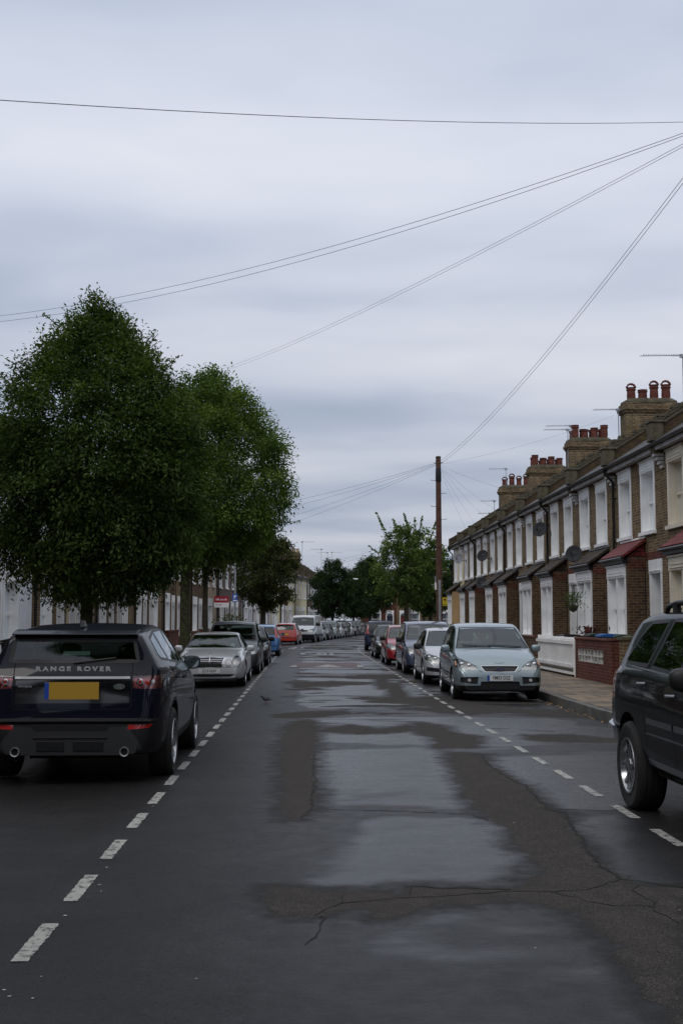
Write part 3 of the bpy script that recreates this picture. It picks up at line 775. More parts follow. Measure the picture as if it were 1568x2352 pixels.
def house_right(kind, with_ch):
    root = empty('terraced_house')
    A = kind == 'A'
    uw = (1.45, 3.75) if A else (1.6, 3.9)
    bu0, bu1 = (1.82, 4.12) if A else (.80, 3.10)
    du0, du1 = (.42, 1.30) if A else (3.62, 4.50)
    up = [(u - .56, u + .56, 4.0, 5.62) for u in uw]
    holes = up + [(du0, du1, .13, 2.86), (bu0 + .1, bu1 - .1, .6, 3.1)]
    body_walls(root, W, holes, M['brick'])
    for h in up: sash(root, 0.0, h[0], h[1], h[2], h[3])
    door(root, 0.0, du0, du1, 2.86, M['door_dark'] if A else M['door_red'])
    # square bay
    D = -.50
    b = MB(); grid_wall(b, [bu0, bu1], [-.05, 3.34], [(bu0 + .16, bu1 - .16, 1.02, 3.16)], D)
    for u in (bu0, bu1): b.quad((D, u, -.05), (0, u, -.05), (0, u, 3.34 if True else 0), (D, u, 3.34))
    b.build('bay_wall', M['brick_b'], root, fix=False)
    for (a, c) in ((0, bu0 - .003), (bu1 + .003, W)): band = MB(); band.box(-.012, -.002, a, c, 3.23, 3.44); band.build('red_brick_band', M['brick_red'], root)
    for u in (bu0, bu1): band = MB(); band.box(D - .008, -.012, u - .008, u + .008, 3.02, 3.24); band.build('red_brick_band', M['brick_red'], root)
    sash(root, D, bu0 + .28, bu1 - .28, 1.08, 2.80, depth=.22, lights=2, lintel=.36)
    r = MB(); r.prism([(D - .14, 3.32), (D - .15, 3.39), (-.004, 3.84), (-.004, 3.76)], 'y', bu0 - .12, bu1 + (.12 if True else 0))
    r.prism([(D - .02, 3.32), (-.01, 3.32), (-.01, 3.74)], 'y', bu0 + .004, bu0 + .10); r.prism([(D - .02, 3.32), (-.01, 3.32), (-.01, 3.74)], 'y', bu1 - .10, bu1 - .004)
    r.build('bay_roof', M['tile_brown'], root)
    fl = MB(); fl.box(-.05, -.003, bu0 - .12, bu1 + .12, 3.842, 3.89); fl.build('flashing', M['aluminium'], root)
    bg = MB(); bg.tube([(D - .17, bu0 - .1, 3.31), (D - .17, bu1 + .1, 3.31)], .04, 8); bg.box(D - .13, D - .015, bu0, bu1, 3.18, 3.29)
    bg.build('bay_gutter', M['black_plastic'], root)
    roof_parts(root, W, M['slate'])
    parapet(root, 0.0)
    if A: downpipe(root, W - .12)
    return root
def house_left(kind, front):
    root = empty('terraced_house')
    uw = (1.15, 3.6)
    up = [(u - .47, u + .47, 3.95, 5.5) for u in uw]
    A = kind == 'A'
    du = (.55, 1.42) if A else (3.5, 4.37)
    wu = (2.35, 3.75) if A else (1.7, 3.05)
    body_walls(root, W, up + [(du[0], du[1], .13, 2.6), (wu[0], wu[1], .95, 2.6)], front)
    for h in up: sash(root, 0.0, h[0], h[1], h[2], h[3], depth=.16, surround=.07, lintel=.2, brackets=False)
    sash(root, 0.0, wu[0], wu[1], .95, 2.6, depth=.24, surround=.1, lintel=.5, lights=1, brackets=False)
    door(root, 0.0, du[0], du[1], 2.6, M['door_dark'] if A else M['door_red'], depth=.5, arch=True, lintel=.42)
    roof_parts(root, W, M['slate'])
    parapet(root, 0.0)
    if A: downpipe(root, W - .15)
    return root
def place_house(proto, loc, rz, label, group, first):
    o = copy_tree(proto)
    o.location = loc; o.rotation_euler = (0, 0, rz)
    tag(o, label, 'house', group)
    return o
HR, HL, RH = 9.2, -8.385, []
protos = {k: house_right(k, False) for k in 'AB'}
for r in list(protos.values()):
    for o in tree_of(r): KIDS[o] = list(o.children)
used = set()
B0 = 30.45
ordn = ['first', 'second', 'third', 'fourth', 'fifth', 'sixth', 'seventh', 'eighth', 'ninth', 'tenth', 'eleventh', 'twelfth']
walls_r = {1: 'red', 0: 'red'}
lab_r = {
 -1: 'brown brick terraced house behind the dark off-roader with the cream painted upstairs window',
 0: 'brown brick terraced house with a bright red tiled bay roof behind the grey off-roader',
 1: 'brown brick terraced house behind the white picket fence with a wall-mounted dark dish',
 2: 'brick terraced house with the hanging basket beside its doorway',
 3: 'brown brick terraced house with the large dark dish between its upstairs windows',
 4: 'brown brick terraced house below the second tall chimney stack from the frame edge',
 5: 'brick terraced house, fourth from the cream corner house',
 6: 'brick terraced house, third from the cream corner house',
 7: 'brick terraced house, second from the cream corner house, dish below its eaves',
 8: 'corner terraced house rendered ochre below and cream above at the row end'}
lab_r[8], lab_r[7] = lab_r[8], 'brick terraced house, next door to the cream and ochre corner house'
lab_r[6] = 'brick terraced house, second from the cream and ochre corner house, dish at eaves level'
lab_r[5] = 'brick terraced house, third from the cream and ochre corner house'
lab_r[4] = 'brick terraced house, fourth from the cream and ochre corner house'
def front_mats(o, wall, bay=None):
    for c in o.children:
        b = c.name.split('.')[0]
        if b == 'front_wall': set_mat(c, M['brick'], wall)
        if b == 'bay_wall' and bay: set_mat(c, M['brick_b'], bay)
        if b == 'red_brick_band' and bay: set_mat(c, M['brick_red'], bay)
for k in range(-1, 9):
    kind = 'A' if k % 2 == 0 else 'B'
    o = place_house(protos[kind], (HR, B0 + k * W, 0), 0, lab_r[k], 'brick terraced houses on the side of the telegraph poles', kind not in used)
    used.add(kind); RH.append(o)
    if k in (0, -1):
        for c in o.children:
            if c.name.startswith('bay_roof'): set_mat(c, M['tile_brown'], M['tile_red'])
            if c.name.startswith('flashing'): set_mat(c, M['aluminium'], M['white'])
    if k == -1:
        for w in [c for c in o.children if c.name.startswith('window')]:
            for q in tree_of(w): set_mat(q, M['white'], M['cream_paint'])
    if k == 8: front_mats(o, M['cream_render'], M['ochre_render'])
    if k == 3: front_mats(o, M['brick'], M['brick_b'])
for k, hoods, rows, seed in ((3, (0, 2, 3), 1, 3), (5, (), 2, 8), (7, (), 2, 5), (9, (0, 1, 2, 3), 1, 1)):
    h = RH[min(k + 1, 9)] if k < 9 else RH[9]
    u = 0.0 if k < 9 else W
    chimney(h, u, hoods, rows, seed=seed)
h = RH[9]; c = MB(); c.prism([(-.3, EAVE - .28), (-.30, EAVE + .50), (-.05, EAVE + .62), (RIDGE_X, RIDGE_Z + .38), (RIDGE_X, RIDGE_Z - .3)], 'y', W - .15, W + .02); c.build('party_wall_parapet', M['brick_moss'], h)

# left-hand row follows the bend
lp = {k: house_left(k, M['brick']) for k in 'AB'}
for r in list(lp.values()):
    for o in tree_of(r): KIDS[o] = list(o.children)
used = set()
fronts = ['white_render', 'brick', 'cream_render', 'brick_b', 'brick', 'brick_b', 'brick', 'brick_b', 'brick', 'brick_b', 'beige_render', 'brown_render', 'brown_render', 'grey_render',
          'brick_b', 'brick_red', 'yellow_render', 'brick_red', 'yellow_render', 'cream_render', 'yellow_render', 'brick_b', 'white_render', 'brick', 'brick_b']
fname = {'white_render': 'white painted', 'brick_b': 'dark brick', 'brick': 'stock brick', 'beige_render': 'beige rendered', 'brown_render': 'dark brown pebbledashed', 'grey_render': 'pale grey rendered',
         'cream_render': 'cream rendered', 'yellow_render': 'pale yellow rendered', 'brick_red': 'red brick'}
SOLID = ('front_wall', 'side_and_back_walls', 'roof', 'window', 'bay_wall', 'bay_roof', 'door_surround', 'door', 'party_wall_parapet', 'fascia')
def lite_copy(proto):              # unseen rows added past the photographer, darkening reflections and foreground: outline parts only
    c = proto.copy(); col.objects.link(c)
    for ch in KIDS[proto]:
        if ch.name.split('.')[0] in SOLID:
            d = ch.copy(); col.objects.link(d); d.parent = c
    return c
for i in range(8):
    k = -2 - i; o = lite_copy(protos['A' if k % 2 == 0 else 'B']); o.location = (HR, B0 + k * W, 0)
    tag(o, f'unseen brown brick house beside or behind the photographer, pole side, {ordn[i]} back', 'house', 'unseen terraced houses beside the photographer')
    o = lite_copy(lp['AB'[i % 2]]); o.location = (CX0 + HL, 29.0 - i * W, 0); o.rotation_euler = (0, 0, math.pi)
    tag(o, f'unseen brick house beside or behind the photographer, tree side, {ordn[i]} back', 'house', 'unseen terraced houses beside the photographer')
y = 29.0; LH = []
for i, f in enumerate(fronts):
    kind = 'B' if i % 2 == 0 else 'A'
    p = rp(y + W, HL); t = th(y + W / 2)
    if i == 0: lab = 'white painted terraced house, nearest of the tree side row, behind the navy off-roader'
    elif i == 1: lab = 'stock brick terraced house with arched white doorway beside the white painted house'
    elif i < 10: lab = f'{fname[f]} terraced house, {ordn[i - 1]} beyond the white painted one, behind the bushy trees'
    elif i == 10: lab = 'beige rendered terraced house next to the dark brown pebbledashed pair'
    elif i < 13: lab = f'dark brown pebbledashed terraced house behind the estate agent board, {["nearer", "farther"][i - 11]} of the pair'
    elif i == 13: lab = 'pale grey rendered terraced house just beyond the dark brown pair'
    else: lab = f'{fname[f]} terraced house, {ordn[i - 14]} beyond the pale grey rendered one'
    o = place_house(lp[kind], (p.x, p.y, 0), math.pi - t, lab, 'terraced houses on the side of the bushy trees', kind not in used)
    used.add(kind); LH.append(o)
    front_mats(o, M[f])
    if i % 2 == 0 and i > 6: chimney(o, W, rows=2, seed=i, mat=M['terracotta'] if i % 4 else M['terra_buff'], top=9.9, dx=-.2)
    y += W
# houses facing us across the end of the street
EH = []
for i, f in enumerate(('brick_red', 'brick', 'brick_b')):
    o = place_house(lp['AB'[i % 2]], (8.0 + W * (i + 1), 172, 0), R(90), ['red brick house facing down the street at its far end, behind the middle trees', 'stock brick house facing down the street at its far end with white bay window', 'dark brick house facing down the street at its far end, behind the lone right tree'][i], 'houses closing the far end of the street', False)
    EH.append(o); front_mats(o, M[f])

def discard(root):
    for o in reversed(tree_of(root)): bpy.data.objects.remove(o)
for r in list(protos.values()) + list(lp.values()): discard(r)
KIDS.clear()
# ------------------------------------------------------------------ cars
def chaikin(pts, n=2):
    P = [tuple(map(float, p)) for p in pts]
    for _ in range(n):
        Q = [P[0]]
        for a, b in zip(P[:-1], P[1:]):
            Q.append(tuple(.75 * x + .25 * y for x, y in zip(a, b))); Q.append(tuple(.25 * x + .75 * y for x, y in zip(a, b)))
        Q.append(P[-1]); P = Q
    return P
def fx(pts, n=2):
    P = chaikin(sorted(pts), n); X = [p[0] for p in P]; Y = [p[1] for p in P]
    return lambda x: float(np.interp(x, X, Y))
def paint_mat(name, c, metal=0.0, rough=0.35, flake=0.0, dirt=0.0):
    m, nt, out = new_mat(name)
    p = nt.nodes.new('ShaderNodeBsdfPrincipled')
    p.inputs['Base Color'].default_value = (*c, 1); p.inputs['Metallic'].default_value = metal
    p.inputs['Specular IOR Level'].default_value = 0.04 if sum(c) < .2 else 0.4
    p.inputs['Roughness'].default_value = rough; p.inputs['Coat Weight'].default_value = .5 if sum(c) < .2 else 1.0; p.inputs['Coat Roughness'].default_value = 0.04
    tc = nt.nodes.new('ShaderNodeTexCoord').outputs['Object']
    n = noise_(nt, 3.0, 6, 0.7, tc)
    sp = nt.nodes.new('ShaderNodeSeparateXYZ'); nt.links.new(tc, sp.inputs[0])
    low = math_(nt, 'MULTIPLY_ADD', sp.outputs[2], -1.6, 1.0, clamp=True)     # road dirt thrown up on the sills
    d = math_(nt, 'MULTIPLY', math_(nt, 'ADD', math_(nt, 'MULTIPLY', low, n), math_(nt, 'MULTIPLY', n, 0.03)), 0.10 + dirt)
    nt.links.new(mix_(nt, d, c, (0.028, 0.026, 0.024)), p.inputs['Base Color'])
    nt.links.new(math_(nt, 'MULTIPLY_ADD', d, 0.6, 0.03, clamp=True), p.inputs['Coat Roughness'])
    nt.links.new(p.outputs[0], out.inputs[0]); return m
M['tyre'] = pbr('tyre rubber', (0.014, 0.014, 0.014), 0.85, var=0.3, vscale=12, bump=0.2, bscale=80)
M['plastic'] = pbr('grey-black bumper plastic', (0.010, 0.0105, 0.012), 0.5, spec=0.25, bump=0.15, bscale=200)
M['trim'] = pbr('black rubber trim', (0.008, 0.008, 0.009), 0.5)
M['chrome'] = pbr('chrome', (0.62, 0.63, 0.65), 0.12, 1.0)
M['alloy'] = pbr('alloy wheel silver', (0.36, 0.37, 0.39), 0.28, 0.9, rvar=0.08)
M['hub_cap'] = pbr('silver hub cap', (0.32, 0.33, 0.35), 0.4, 0.6)
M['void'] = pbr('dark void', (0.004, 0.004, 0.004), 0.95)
M['cloth'] = pbr('dark seat cloth', (0.02, 0.02, 0.023), 0.9)
M['cloth_pale'] = pbr('grey seat cloth', (0.07, 0.072, 0.075), 0.9)
M['dash'] = pbr('dark dashboard', (0.015, 0.015, 0.016), 0.7)
M['plate_w'] = pbr('white number plate', (0.62, 0.63, 0.64), 0.4)
M['plate_y'] = pbr('yellow number plate', (0.62, 0.36, 0.02), 0.4)
M['plate_b'] = pbr('blue plate band', (0.01, 0.06, 0.35), 0.4)
M['ink'] = pbr('black characters', (0.006, 0.006, 0.006), 0.5)
M['paper'] = pbr('pale sticker', (0.35, 0.52, 0.47), 0.8)
M['red_lens'] = pbr('red lamp lens', (0.32, 0.008, 0.008), 0.12, 0.0, coat=1.0)
M['amber_lens'] = pbr('amber lens', (0.5, 0.16, 0.03), 0.15, coat=1.0)
M['clear_lens'] = pbr('pale lamp lens', (0.55, 0.55, 0.55), 0.1, 0.0, coat=1.0)
M['reflector'] = pbr('lamp reflector', (0.42, 0.41, 0.39), 0.3, 1.0, bump=0.9, bscale=22)
M['dark_reflector'] = pbr('smoked lamp', (0.26, 0.05, 0.055), 0.25, 0.5, bump=0.8, bscale=25)
def car_glass(name, tint, base=0.015):
    m, nt, out = new_mat(name)
    g = N(nt, 'ShaderNodeBsdfGlossy'); g.inputs['Roughness'].default_value = 0.02; g.inputs['Color'].default_value = (0.92, 0.97, 1, 1)
    t = N(nt, 'ShaderNodeBsdfTransparent'); t.inputs[0].default_value = (*tint, 1)
    f = N(nt, 'ShaderNodeFresnel'); f.inputs[0].default_value = 1.5
    x = N(nt, 'ShaderNodeMixShader')
    nt.links.new(math_(nt, 'MULTIPLY_ADD', f.outputs[0], 1.05, base, clamp=True), x.inputs[0])
    nt.links.new(t.outputs[0], x.inputs[1]); nt.links.new(g.outputs[0], x.inputs[2])
    nt.links.new(x.outputs[0], out.inputs[0]); return m
M['car_glass'] = car_glass('car glass', (0.50, 0.58, 0.55))
M['tint_glass'] = car_glass('tinted car glass', (0.12, 0.15, 0.15))
M['lens'] = car_glass('clear lamp cover', (0.93, 0.95, 0.95), 0.03)

def body_half(C):
    top = chaikin(C['top'], 2)
    # resample by length
    P = [Vector(p) for p in top]; out = [P[0]]; acc = 0
    step = C.get('step', .055)
    for a, b in zip(P[:-1], P[1:]):
        L = (b - a).length; d = step - acc
        while d < L: out.append(a.lerp(b, d / L)); d += step
        acc = L - (d - step)
    if (out[-1] - P[-1]).length > .01: out.append(P[-1])
    xs = [p.x for p in out]
    for i in range(1, len(xs)):                                   # strictly rearwards
        if xs[i] > xs[i - 1] - .0015: xs[i] = xs[i - 1] - .0015
    fb, fw, fbelt, fr = fx(C['bot']), fx(C['wid']), fx(C['belt'], 1), fx(C.get('roof_w', [(-9, C['yr']), (9, C['yr'])]), 1)
    H = max(p[1] for p in C['top'])
    rows = []
    for x, p in zip(xs, out):
        zt, zb, w = p.y, fb(x), fw(x)
        zt = max(zt, zb + .06)
        zs = min(fbelt(x), zb + (zt - zb) * .84)
        h = zs - zb
        t = min(1, max(0, (zt - fbelt(x)) / (H - fbelt(x))))
        yr = fr(x) * min(1, w / (C['W'] / 2) * 1.06)
        wb = w - .055
        ye = wb + (yr - wb) * t
        cr = min(.03 + .05 * (1 - t), (zt - zs) * .8)
        ze = zt - cr
        def L(a): return (wb + (ye - wb) * a, zs + (ze - zs) * a)
        sec = [(0, zb), (w * .5, zb), (w - .14, zb), (w - .06, zb + min(.03, h * .1)), (w - .02, zb + h * .18), (w - .002, zb + h * .45), (w, zb + h * .62), (w - .012, zb + h * .86), (w - .03, zs - h * .03)]
        sec += [L(.03), L(.14), L(.5), L(.86), (ye - .012, ze + cr * .15), (ye - .09, zt - cr * .55), (ye * .55, zt - cr * .2), (ye * .25, zt - cr * .04), (0, zt)]
        rows.append([(x, y, z) for y, z in chaikin(sec, 1)])
    v = [q for r in rows for q in r]; n = len(rows[0])
    fs = [(i * n + j, i * n + j + 1, (i + 1) * n + j + 1, (i + 1) * n + j) for i in range(len(rows) - 1) for j in range(n - 1)]
    fs.append(tuple(range(n))); fs.append(tuple(range((len(rows) - 1) * n, len(rows) * n)))
    bm = bmesh.new()
    bv = [bm.verts.new(p) for p in v]
    for f in fs:
        try: bm.faces.new([bv[i] for i in f])
        except ValueError: pass
    bmesh.ops.recalc_face_normals(bm, faces=bm.faces)
    bm.normal_update()
    s = sum(f.normal.z * f.calc_area() for f in bm.faces if f.calc_center_median().z > H * .9)
    if s < 0: bmesh.ops.reverse_faces(bm, faces=bm.faces)
    bm.normal_update()
    return bm
def pip(a, b, poly):
    ins = False; n = len(poly)
    for i in range(n):
        x1, y1 = poly[i]; x2, y2 = poly[(i + 1) % n]
        if (y1 > b) != (y2 > b) and a < (x2 - x1) * (b - y1) / (y2 - y1) + x1: ins = not ins
    return ins
VIEWS = {'side': (0, 2, lambda n: n.y > .2), 'front': (1, 2, lambda n: n.x > .08), 'rear': (1, 2, lambda n: n.x < -.08), 'top': (0, 1, lambda n: n.z > .3)}
def carve(bm, lay, view, poly, slot, over=(0,), cond=None):
    A, B, vis = VIEWS[view]
    a0, a1 = min(p[0] for p in poly), max(p[0] for p in poly); b0, b1 = min(p[1] for p in poly), max(p[1] for p in poly)
    def sel():
        out = []
        for f in bm.faces:
            if f[lay] not in over or not vis(f.normal): continue
            c = f.calc_center_median()
            if cond and not cond(c): continue
            va = [v.co[A] for v in f.verts]; vb = [v.co[B] for v in f.verts]
            if max(va) < a0 or min(va) > a1 or max(vb) < b0 or min(vb) > b1: continue
            out.append(f)
        return out
    n = len(poly)
    for i in range(n):
        p, q = poly[i], poly[(i + 1) % n]
        d = (q[0] - p[0], q[1] - p[1])
        if abs(d[0]) + abs(d[1]) < 1e-6: continue
        fs = sel()
        if not fs: break
        co = [0, 0, 0]; no = [0, 0, 0]; co[A], co[B] = p; no[A], no[B] = -d[1], d[0]
        geom = list(set([e for f in fs for e in f.edges])) + list(set([v for f in fs for v in f.verts])) + fs
        bmesh.ops.bisect_plane(bm, geom=geom, dist=1e-5, plane_co=co, plane_no=no)
    bm.normal_update()
    for f in sel():
        c = f.calc_center_median()
        if pip(c[A], c[B], poly): f[lay] = slot
def part_from(bm, lay, slot, name, mat, parent, mode='both', recess=None, rim=None, smooth=30, clean=False):
    """take the faces marked `slot`; mode both = one mirrored piece, else left / right piece"""
    fs = [f for f in bm.faces if f[lay] == slot]
    if not fs: return []
    S = set(fs); vid = {}; v = []; F = []; mi = []
    for f in fs:
        idx = []
        for q in f.verts:
            if q not in vid: vid[q] = len(v); v.append(q.co.copy())
            idx.append(vid[q])
        F.append(idx); mi.append(0)
    if recess is not None:
        r = Vector(recess); base = len(v)
        old = [p.copy() for p in v]
        v = [p + r for p in v] + old
        for e in {e for f in fs for e in f.edges}:
            if sum(1 for l in e.link_faces if l in S) == 1 and not all(abs(q.co.y) < 1e-4 for q in e.verts):
                a, b = vid[e.verts[0]], vid[e.verts[1]]
                F.append([a, b, b + base, a + base]); mi.append(1)
    out = []
    def make(vs, Fs, ms):
        me = bpy.data.meshes.new(name); me.from_pydata([tuple(p) for p in vs], [], Fs)
        me.materials.append(mat)
        if recess is not None: me.materials.append(rim or M['trim'])
        me.polygons.foreach_set('material_index', ms)
        b2 = bmesh.new(); b2.from_mesh(me); bmesh.ops.remove_doubles(b2, verts=b2.verts, dist=2e-4); b2.to_mesh(me); b2.free()
        me.polygons.foreach_set('use_smooth', [True] * len(me.polygons)); me.set_sharp_from_angle(angle=R(smooth)); me.update()
        o = bpy.data.objects.new(name, me); col.objects.link(o); o.parent = parent; out.append(o)
    mv = [Vector((p.x, -p.y, p.z)) for p in v]; mf = [list(reversed(f)) for f in F]
    if mode == 'both':
        k = len(v); make(v + mv, F + [[i + k for i in f] for f in mf], mi + mi)
    else:
        make(v, F, mi); make(mv, mf, mi)
    return out
def hit(bvh, view, a, b):
    o, d = {'side': ((a, 3, b), (0, -1, 0)), 'front': ((4, a, b), (-1, 0, 0)), 'rear': ((-4, a, b), (1, 0, 0)), 'top': ((a, b, 4), (0, 0, -1))}[view]
    r = bvh.ray_cast(Vector(o), Vector(d)); return r[0], r[1]
def ribbon(mb, bvh, view, pts, w, off=.002, both=True, thick=0.0, closed=False):
    if closed: pts = list(pts) + [pts[0]]
    S = []
    for p, q in zip(pts[:-1], pts[1:]):
        n = max(1, int(math.hypot(q[0] - p[0], q[1] - p[1]) / .05))
        S += [(p[0] + (q[0] - p[0]) * i / n, p[1] + (q[1] - p[1]) * i / n) for i in range(n)]
    S.append(pts[-1])
    H = [hit(bvh, view, *s) for s in S]; H = [h for h in H if h[0] is not None]
    if len(H) < 2: return
    L = []
    for i, (p, n) in enumerate(H):
        t = (H[min(i + 1, len(H) - 1)][0] - H[max(i - 1, 0)][0])
        if t.length < 1e-6: t = Vector((1, 0, 0))
        s = t.normalized().cross(n).normalized() * w / 2
        L.append((p + n * off - s, p + n * off + s, p - n * .006 - s, p - n * .006 + s))
    for sg in ((1, -1) if both else (1,)):
        for a, b in zip(L[:-1], L[1:]):
            if (a[0] - b[0]).length > .25: continue
            f = lambda p: (p.x, p.y * sg, p.z)
            mb.quad(f(a[0]), f(a[1]), f(b[1]), f(b[0]))
            if off > .004:
                mb.quad(f(a[0]), f(b[0]), f(b[2]), f(a[2])); mb.quad(f(a[1]), f(b[1]), f(b[3]), f(a[3]))
def wheel(parent, x, y, r, w, rr, spokes, style, mat, side):
    e = empty('wheel', (x, y, r), 0 if side > 0 else math.pi, parent)
    t = MB(); h = w / 2
    t.lathe([(rr, -h + .01), (rr + .02, -h), (r * .90, -h - .004), (r * .965, -h + .012), (r, -h + .035), (r, -.058), (r - .008, -.055), (r - .008, -.045), (r, -.042), (r, -.006), (r - .008, -.004), (r - .008, .004), (r, .006), (r, .042), (r - .008, .045), (r - .008, .055), (r, .058),
             (r, h - .035), (r * .965, h - .012), (r * .90, h + .004), (rr + .02, h), (rr, h - .01)], (0, 0, 0), 'y', 40, closed=True)
    t.build('tyre', M['tyre'], e, smooth=35)
    m = MB()
    m.lathe([(rr + .006, h - .004), (rr + .004, h + .004), (rr - .012, h + .002), (rr - .022, h - .02), (rr - .035, h - .06), (rr - .04, -h + .02), (rr - .02, -h + .02), (rr + .004, h - .02)], (0, 0, 0), 'y', 40, closed=True)
    yo = h - .022
    m.lathe([(.062, yo - .05), (.066, yo - .01), (.055, yo + .008), (.03, yo + .012), (.001, yo + .012)], (0, 0, 0), 'y', 20)
    for k in range(spokes):
        for dd in ((-1, 1) if style == 'twin' else (0,)):
            a = 2 * math.pi * k / spokes + .2
            ws, we = (.016, .012) if style == 'twin' else ((.034, .026) if style == 'alloy' else (.05, .06))
            c, s = math.cos(a), math.sin(a); n = Vector((-s, 0, c)); d = Vector((c, 0, s))
            p0 = d * .045 + n * dd * .018; p1 = d * (rr - .018) + n * dd * (.05 if style == 'twin' else 0)
            v = []
            for p, ww, yy in ((p0, ws, yo), ((p0 + p1) / 2, (ws + we) / 2, yo + (.0 if style != 'cap' else .012)), (p1, we, yo + .012)):
                v += [p - n * ww + Vector((0, yy, 0)), p + n * ww + Vector((0, yy, 0)), p + n * ww * .9 + Vector((0, yy - .03, 0)), p - n * ww * .9 + Vector((0, yy - .03, 0))]
            m.add(v, [(0, 1, 5, 4), (4, 5, 9, 8), (1, 2, 6, 5), (5, 6, 10, 9), (3, 0, 4, 7), (7, 4, 8, 11), (2, 3, 7, 6), (6, 7, 11, 10)])
    m.build('rim', mat, e, smooth=35)
    b = MB(); b.lathe([(rr * .62, yo - .09), (rr * .62, yo - .075), (.05, yo - .075)], (0, 0, 0), 'y', 20); b.cur = 1
    b.lathe([(rr - .03, -.06), (rr - .03, -.055)], (0, 0, 0), 'y', 20)
    b.build('brake_disc', [M['hub_cap'], M['void']], e)
    return e
def rounded_box(name, mat, parent, c, s, n=3.2, seg=14, ring=8, shear=0.0):
    mb = MB(); v = []; fs = []
    sp = lambda t, e: math.copysign(abs(t) ** (2 / e), t)
    for i in range(ring + 1):
        ph = -math.pi / 2 + math.pi * i / ring
        for k in range(seg):
            a = 2 * math.pi * k / seg
            x = sp(math.cos(ph), n) * sp(math.cos(a), n); y = sp(math.cos(ph), n) * sp(math.sin(a), n); z = sp(math.sin(ph), n)
            v.append((c[0] + s[0] * x + shear * z * s[2], c[1] + s[1] * y, c[2] + s[2] * z))
    for i in range(ring):
        for k in range(seg): fs.append((i * seg + k, i * seg + (k + 1) % seg, (i + 1) * seg + (k + 1) % seg, (i + 1) * seg + k))
    mb.add(v, fs)
    o = mb.build(name, mat, parent, smooth=50)
    return o
def interior(root, C):
    xr, xf = C['cabin']; w = C['W'] / 2 - .16; zb = C['belt_z'] - .16
    m = MB(); m.box(xr, xf - .35, -w, w, .34, .40)
    m.box(xf - .38, xf + .12, -w, w, .5, zb + .10); m.box(xf - .45, xf - .2, -w, w, zb - .2, zb + .05)
    m.box(xr - .02, xr + .02, -w, w, .4, zb)
    for s in (-1, 1): m.box(xr, xf, s * w - .02, s * w + .02, .4, zb)
    st = MB()
    # steering wheel (driver sits on the car's right)
    c = Vector((xf - .55, -.36, zb + .02)); n = 16; P = [c + Vector((-.09 * math.sin(a), .18 * math.cos(a), .17 * math.sin(a))) for a in [2 * math.pi * k / n for k in range(n + 1)]]
    m.tube(P, .014, 6, caps=False); m.tube([c, c + Vector((.25, 0, -.1))], .03, 6)
    m.build('cabin_lining', M['dash'], root)
    seat = C.get('seat', M['cloth'])
    H = max(p[1] for p in C['top'])
    def one(x, y, ww, name, hr=True):
        q = MB(); top = H - .46
        q.prism([(x - .02, .40), (x + .5, .40), (x + .52, .54), (x + .02, .54)], 'y', y - ww, y + ww)
        q.prism([(x - .04, .42), (x + .1, .42), (x - .1, top), (x - .22, top - .02)], 'y', y - ww, y + ww)
        o = q.build(name, seat, root, bevel=.03)
        if hr:
            for yy in ((y,) if ww < .4 else (y - ww * .62, y + ww * .62)):
                rounded_box('head_restraint', seat, o, (x - .19, yy, top + .13), (.05, .13, .095))
    xs = C['cabin'][1] - 1.15
    for s in (-1, 1): one(xs, s * .37, .24, 'seat')
    one(xs - .85, 0, w - .08, 'seat')
def mirror(root, x, y, z, mat, wd, big=1.0):
    for s in (-1, 1):
        e = rounded_box('door_mirror', mat, root, (x, s * (y + .13 * big * wd), z), (.065 * big, .105 * big * wd, .085 * big), 3.0, shear=-.0)
        g = MB(); n = 12
        g.add([(x - .064 * big, s * (y + .13 * big * wd) + .09 * big * wd * math.copysign(abs(math.cos(a)) ** .7, math.cos(a)), z + .07 * big * math.copysign(abs(math.sin(a)) ** .7, math.sin(a))) for a in [2 * math.pi * k / n for k in range(n)]], [tuple(range(n))])
        g.build('mirror_glass', M['mirror'], e, fix=False)
        a = MB(); a.tube([(x + .02, s * (y - .04), z - .05 * big), (x, s * (y + .05), z - .03 * big)], .022, 6); a.build('mirror_arm', M['trim'], e)
M['mirror'] = pbr('mirror glass', (0.55, 0.62, 0.62), 0.03, 1.0)
def plate(root, x, z, facing, text, mat, w=.52, h=.112, y=0.0, band=True, tilt=0.0, csize=.098):
    s = 1 if facing == 'front' else -1
    p = MB(); p.box(x - .008, x + .008, y - w / 2, y + w / 2, z - h / 2, z + h / 2)
    p.cur = 1
    if band:
        # blue band at the reader's left
        yb = y - s * (w / 2 - .022)
        p.box(x - .0095, x + .0095, yb - .022, yb + .022, z - h / 2 + .002, z + h / 2 - .002)
    o = p.build('number_plate', [mat, M['plate_b']], root)
    if text: text_obj(text, csize, M['ink'], o, (x + s * .0095, y + s * (.02 if band else 0), z), facing, .002, .0015, .82)
    return o
S_WS, S_SG, S_RG, S_HL, S_TL, S_GR, S_CL, S_ARCH, S_FOG, S_LOW, S_LAMP2, S_BAND, S_SG2, S_SG3, S_EX1, S_EX2 = range(1, 17)
def circle(cx_, cz_, r, n=28, a0=0, a1=2 * math.pi):
    return [(cx_ + r * math.cos(a0 + (a1 - a0) * k / n), cz_ + r * math.sin(a0 + (a1 - a0) * k / n)) for k in range(n)]
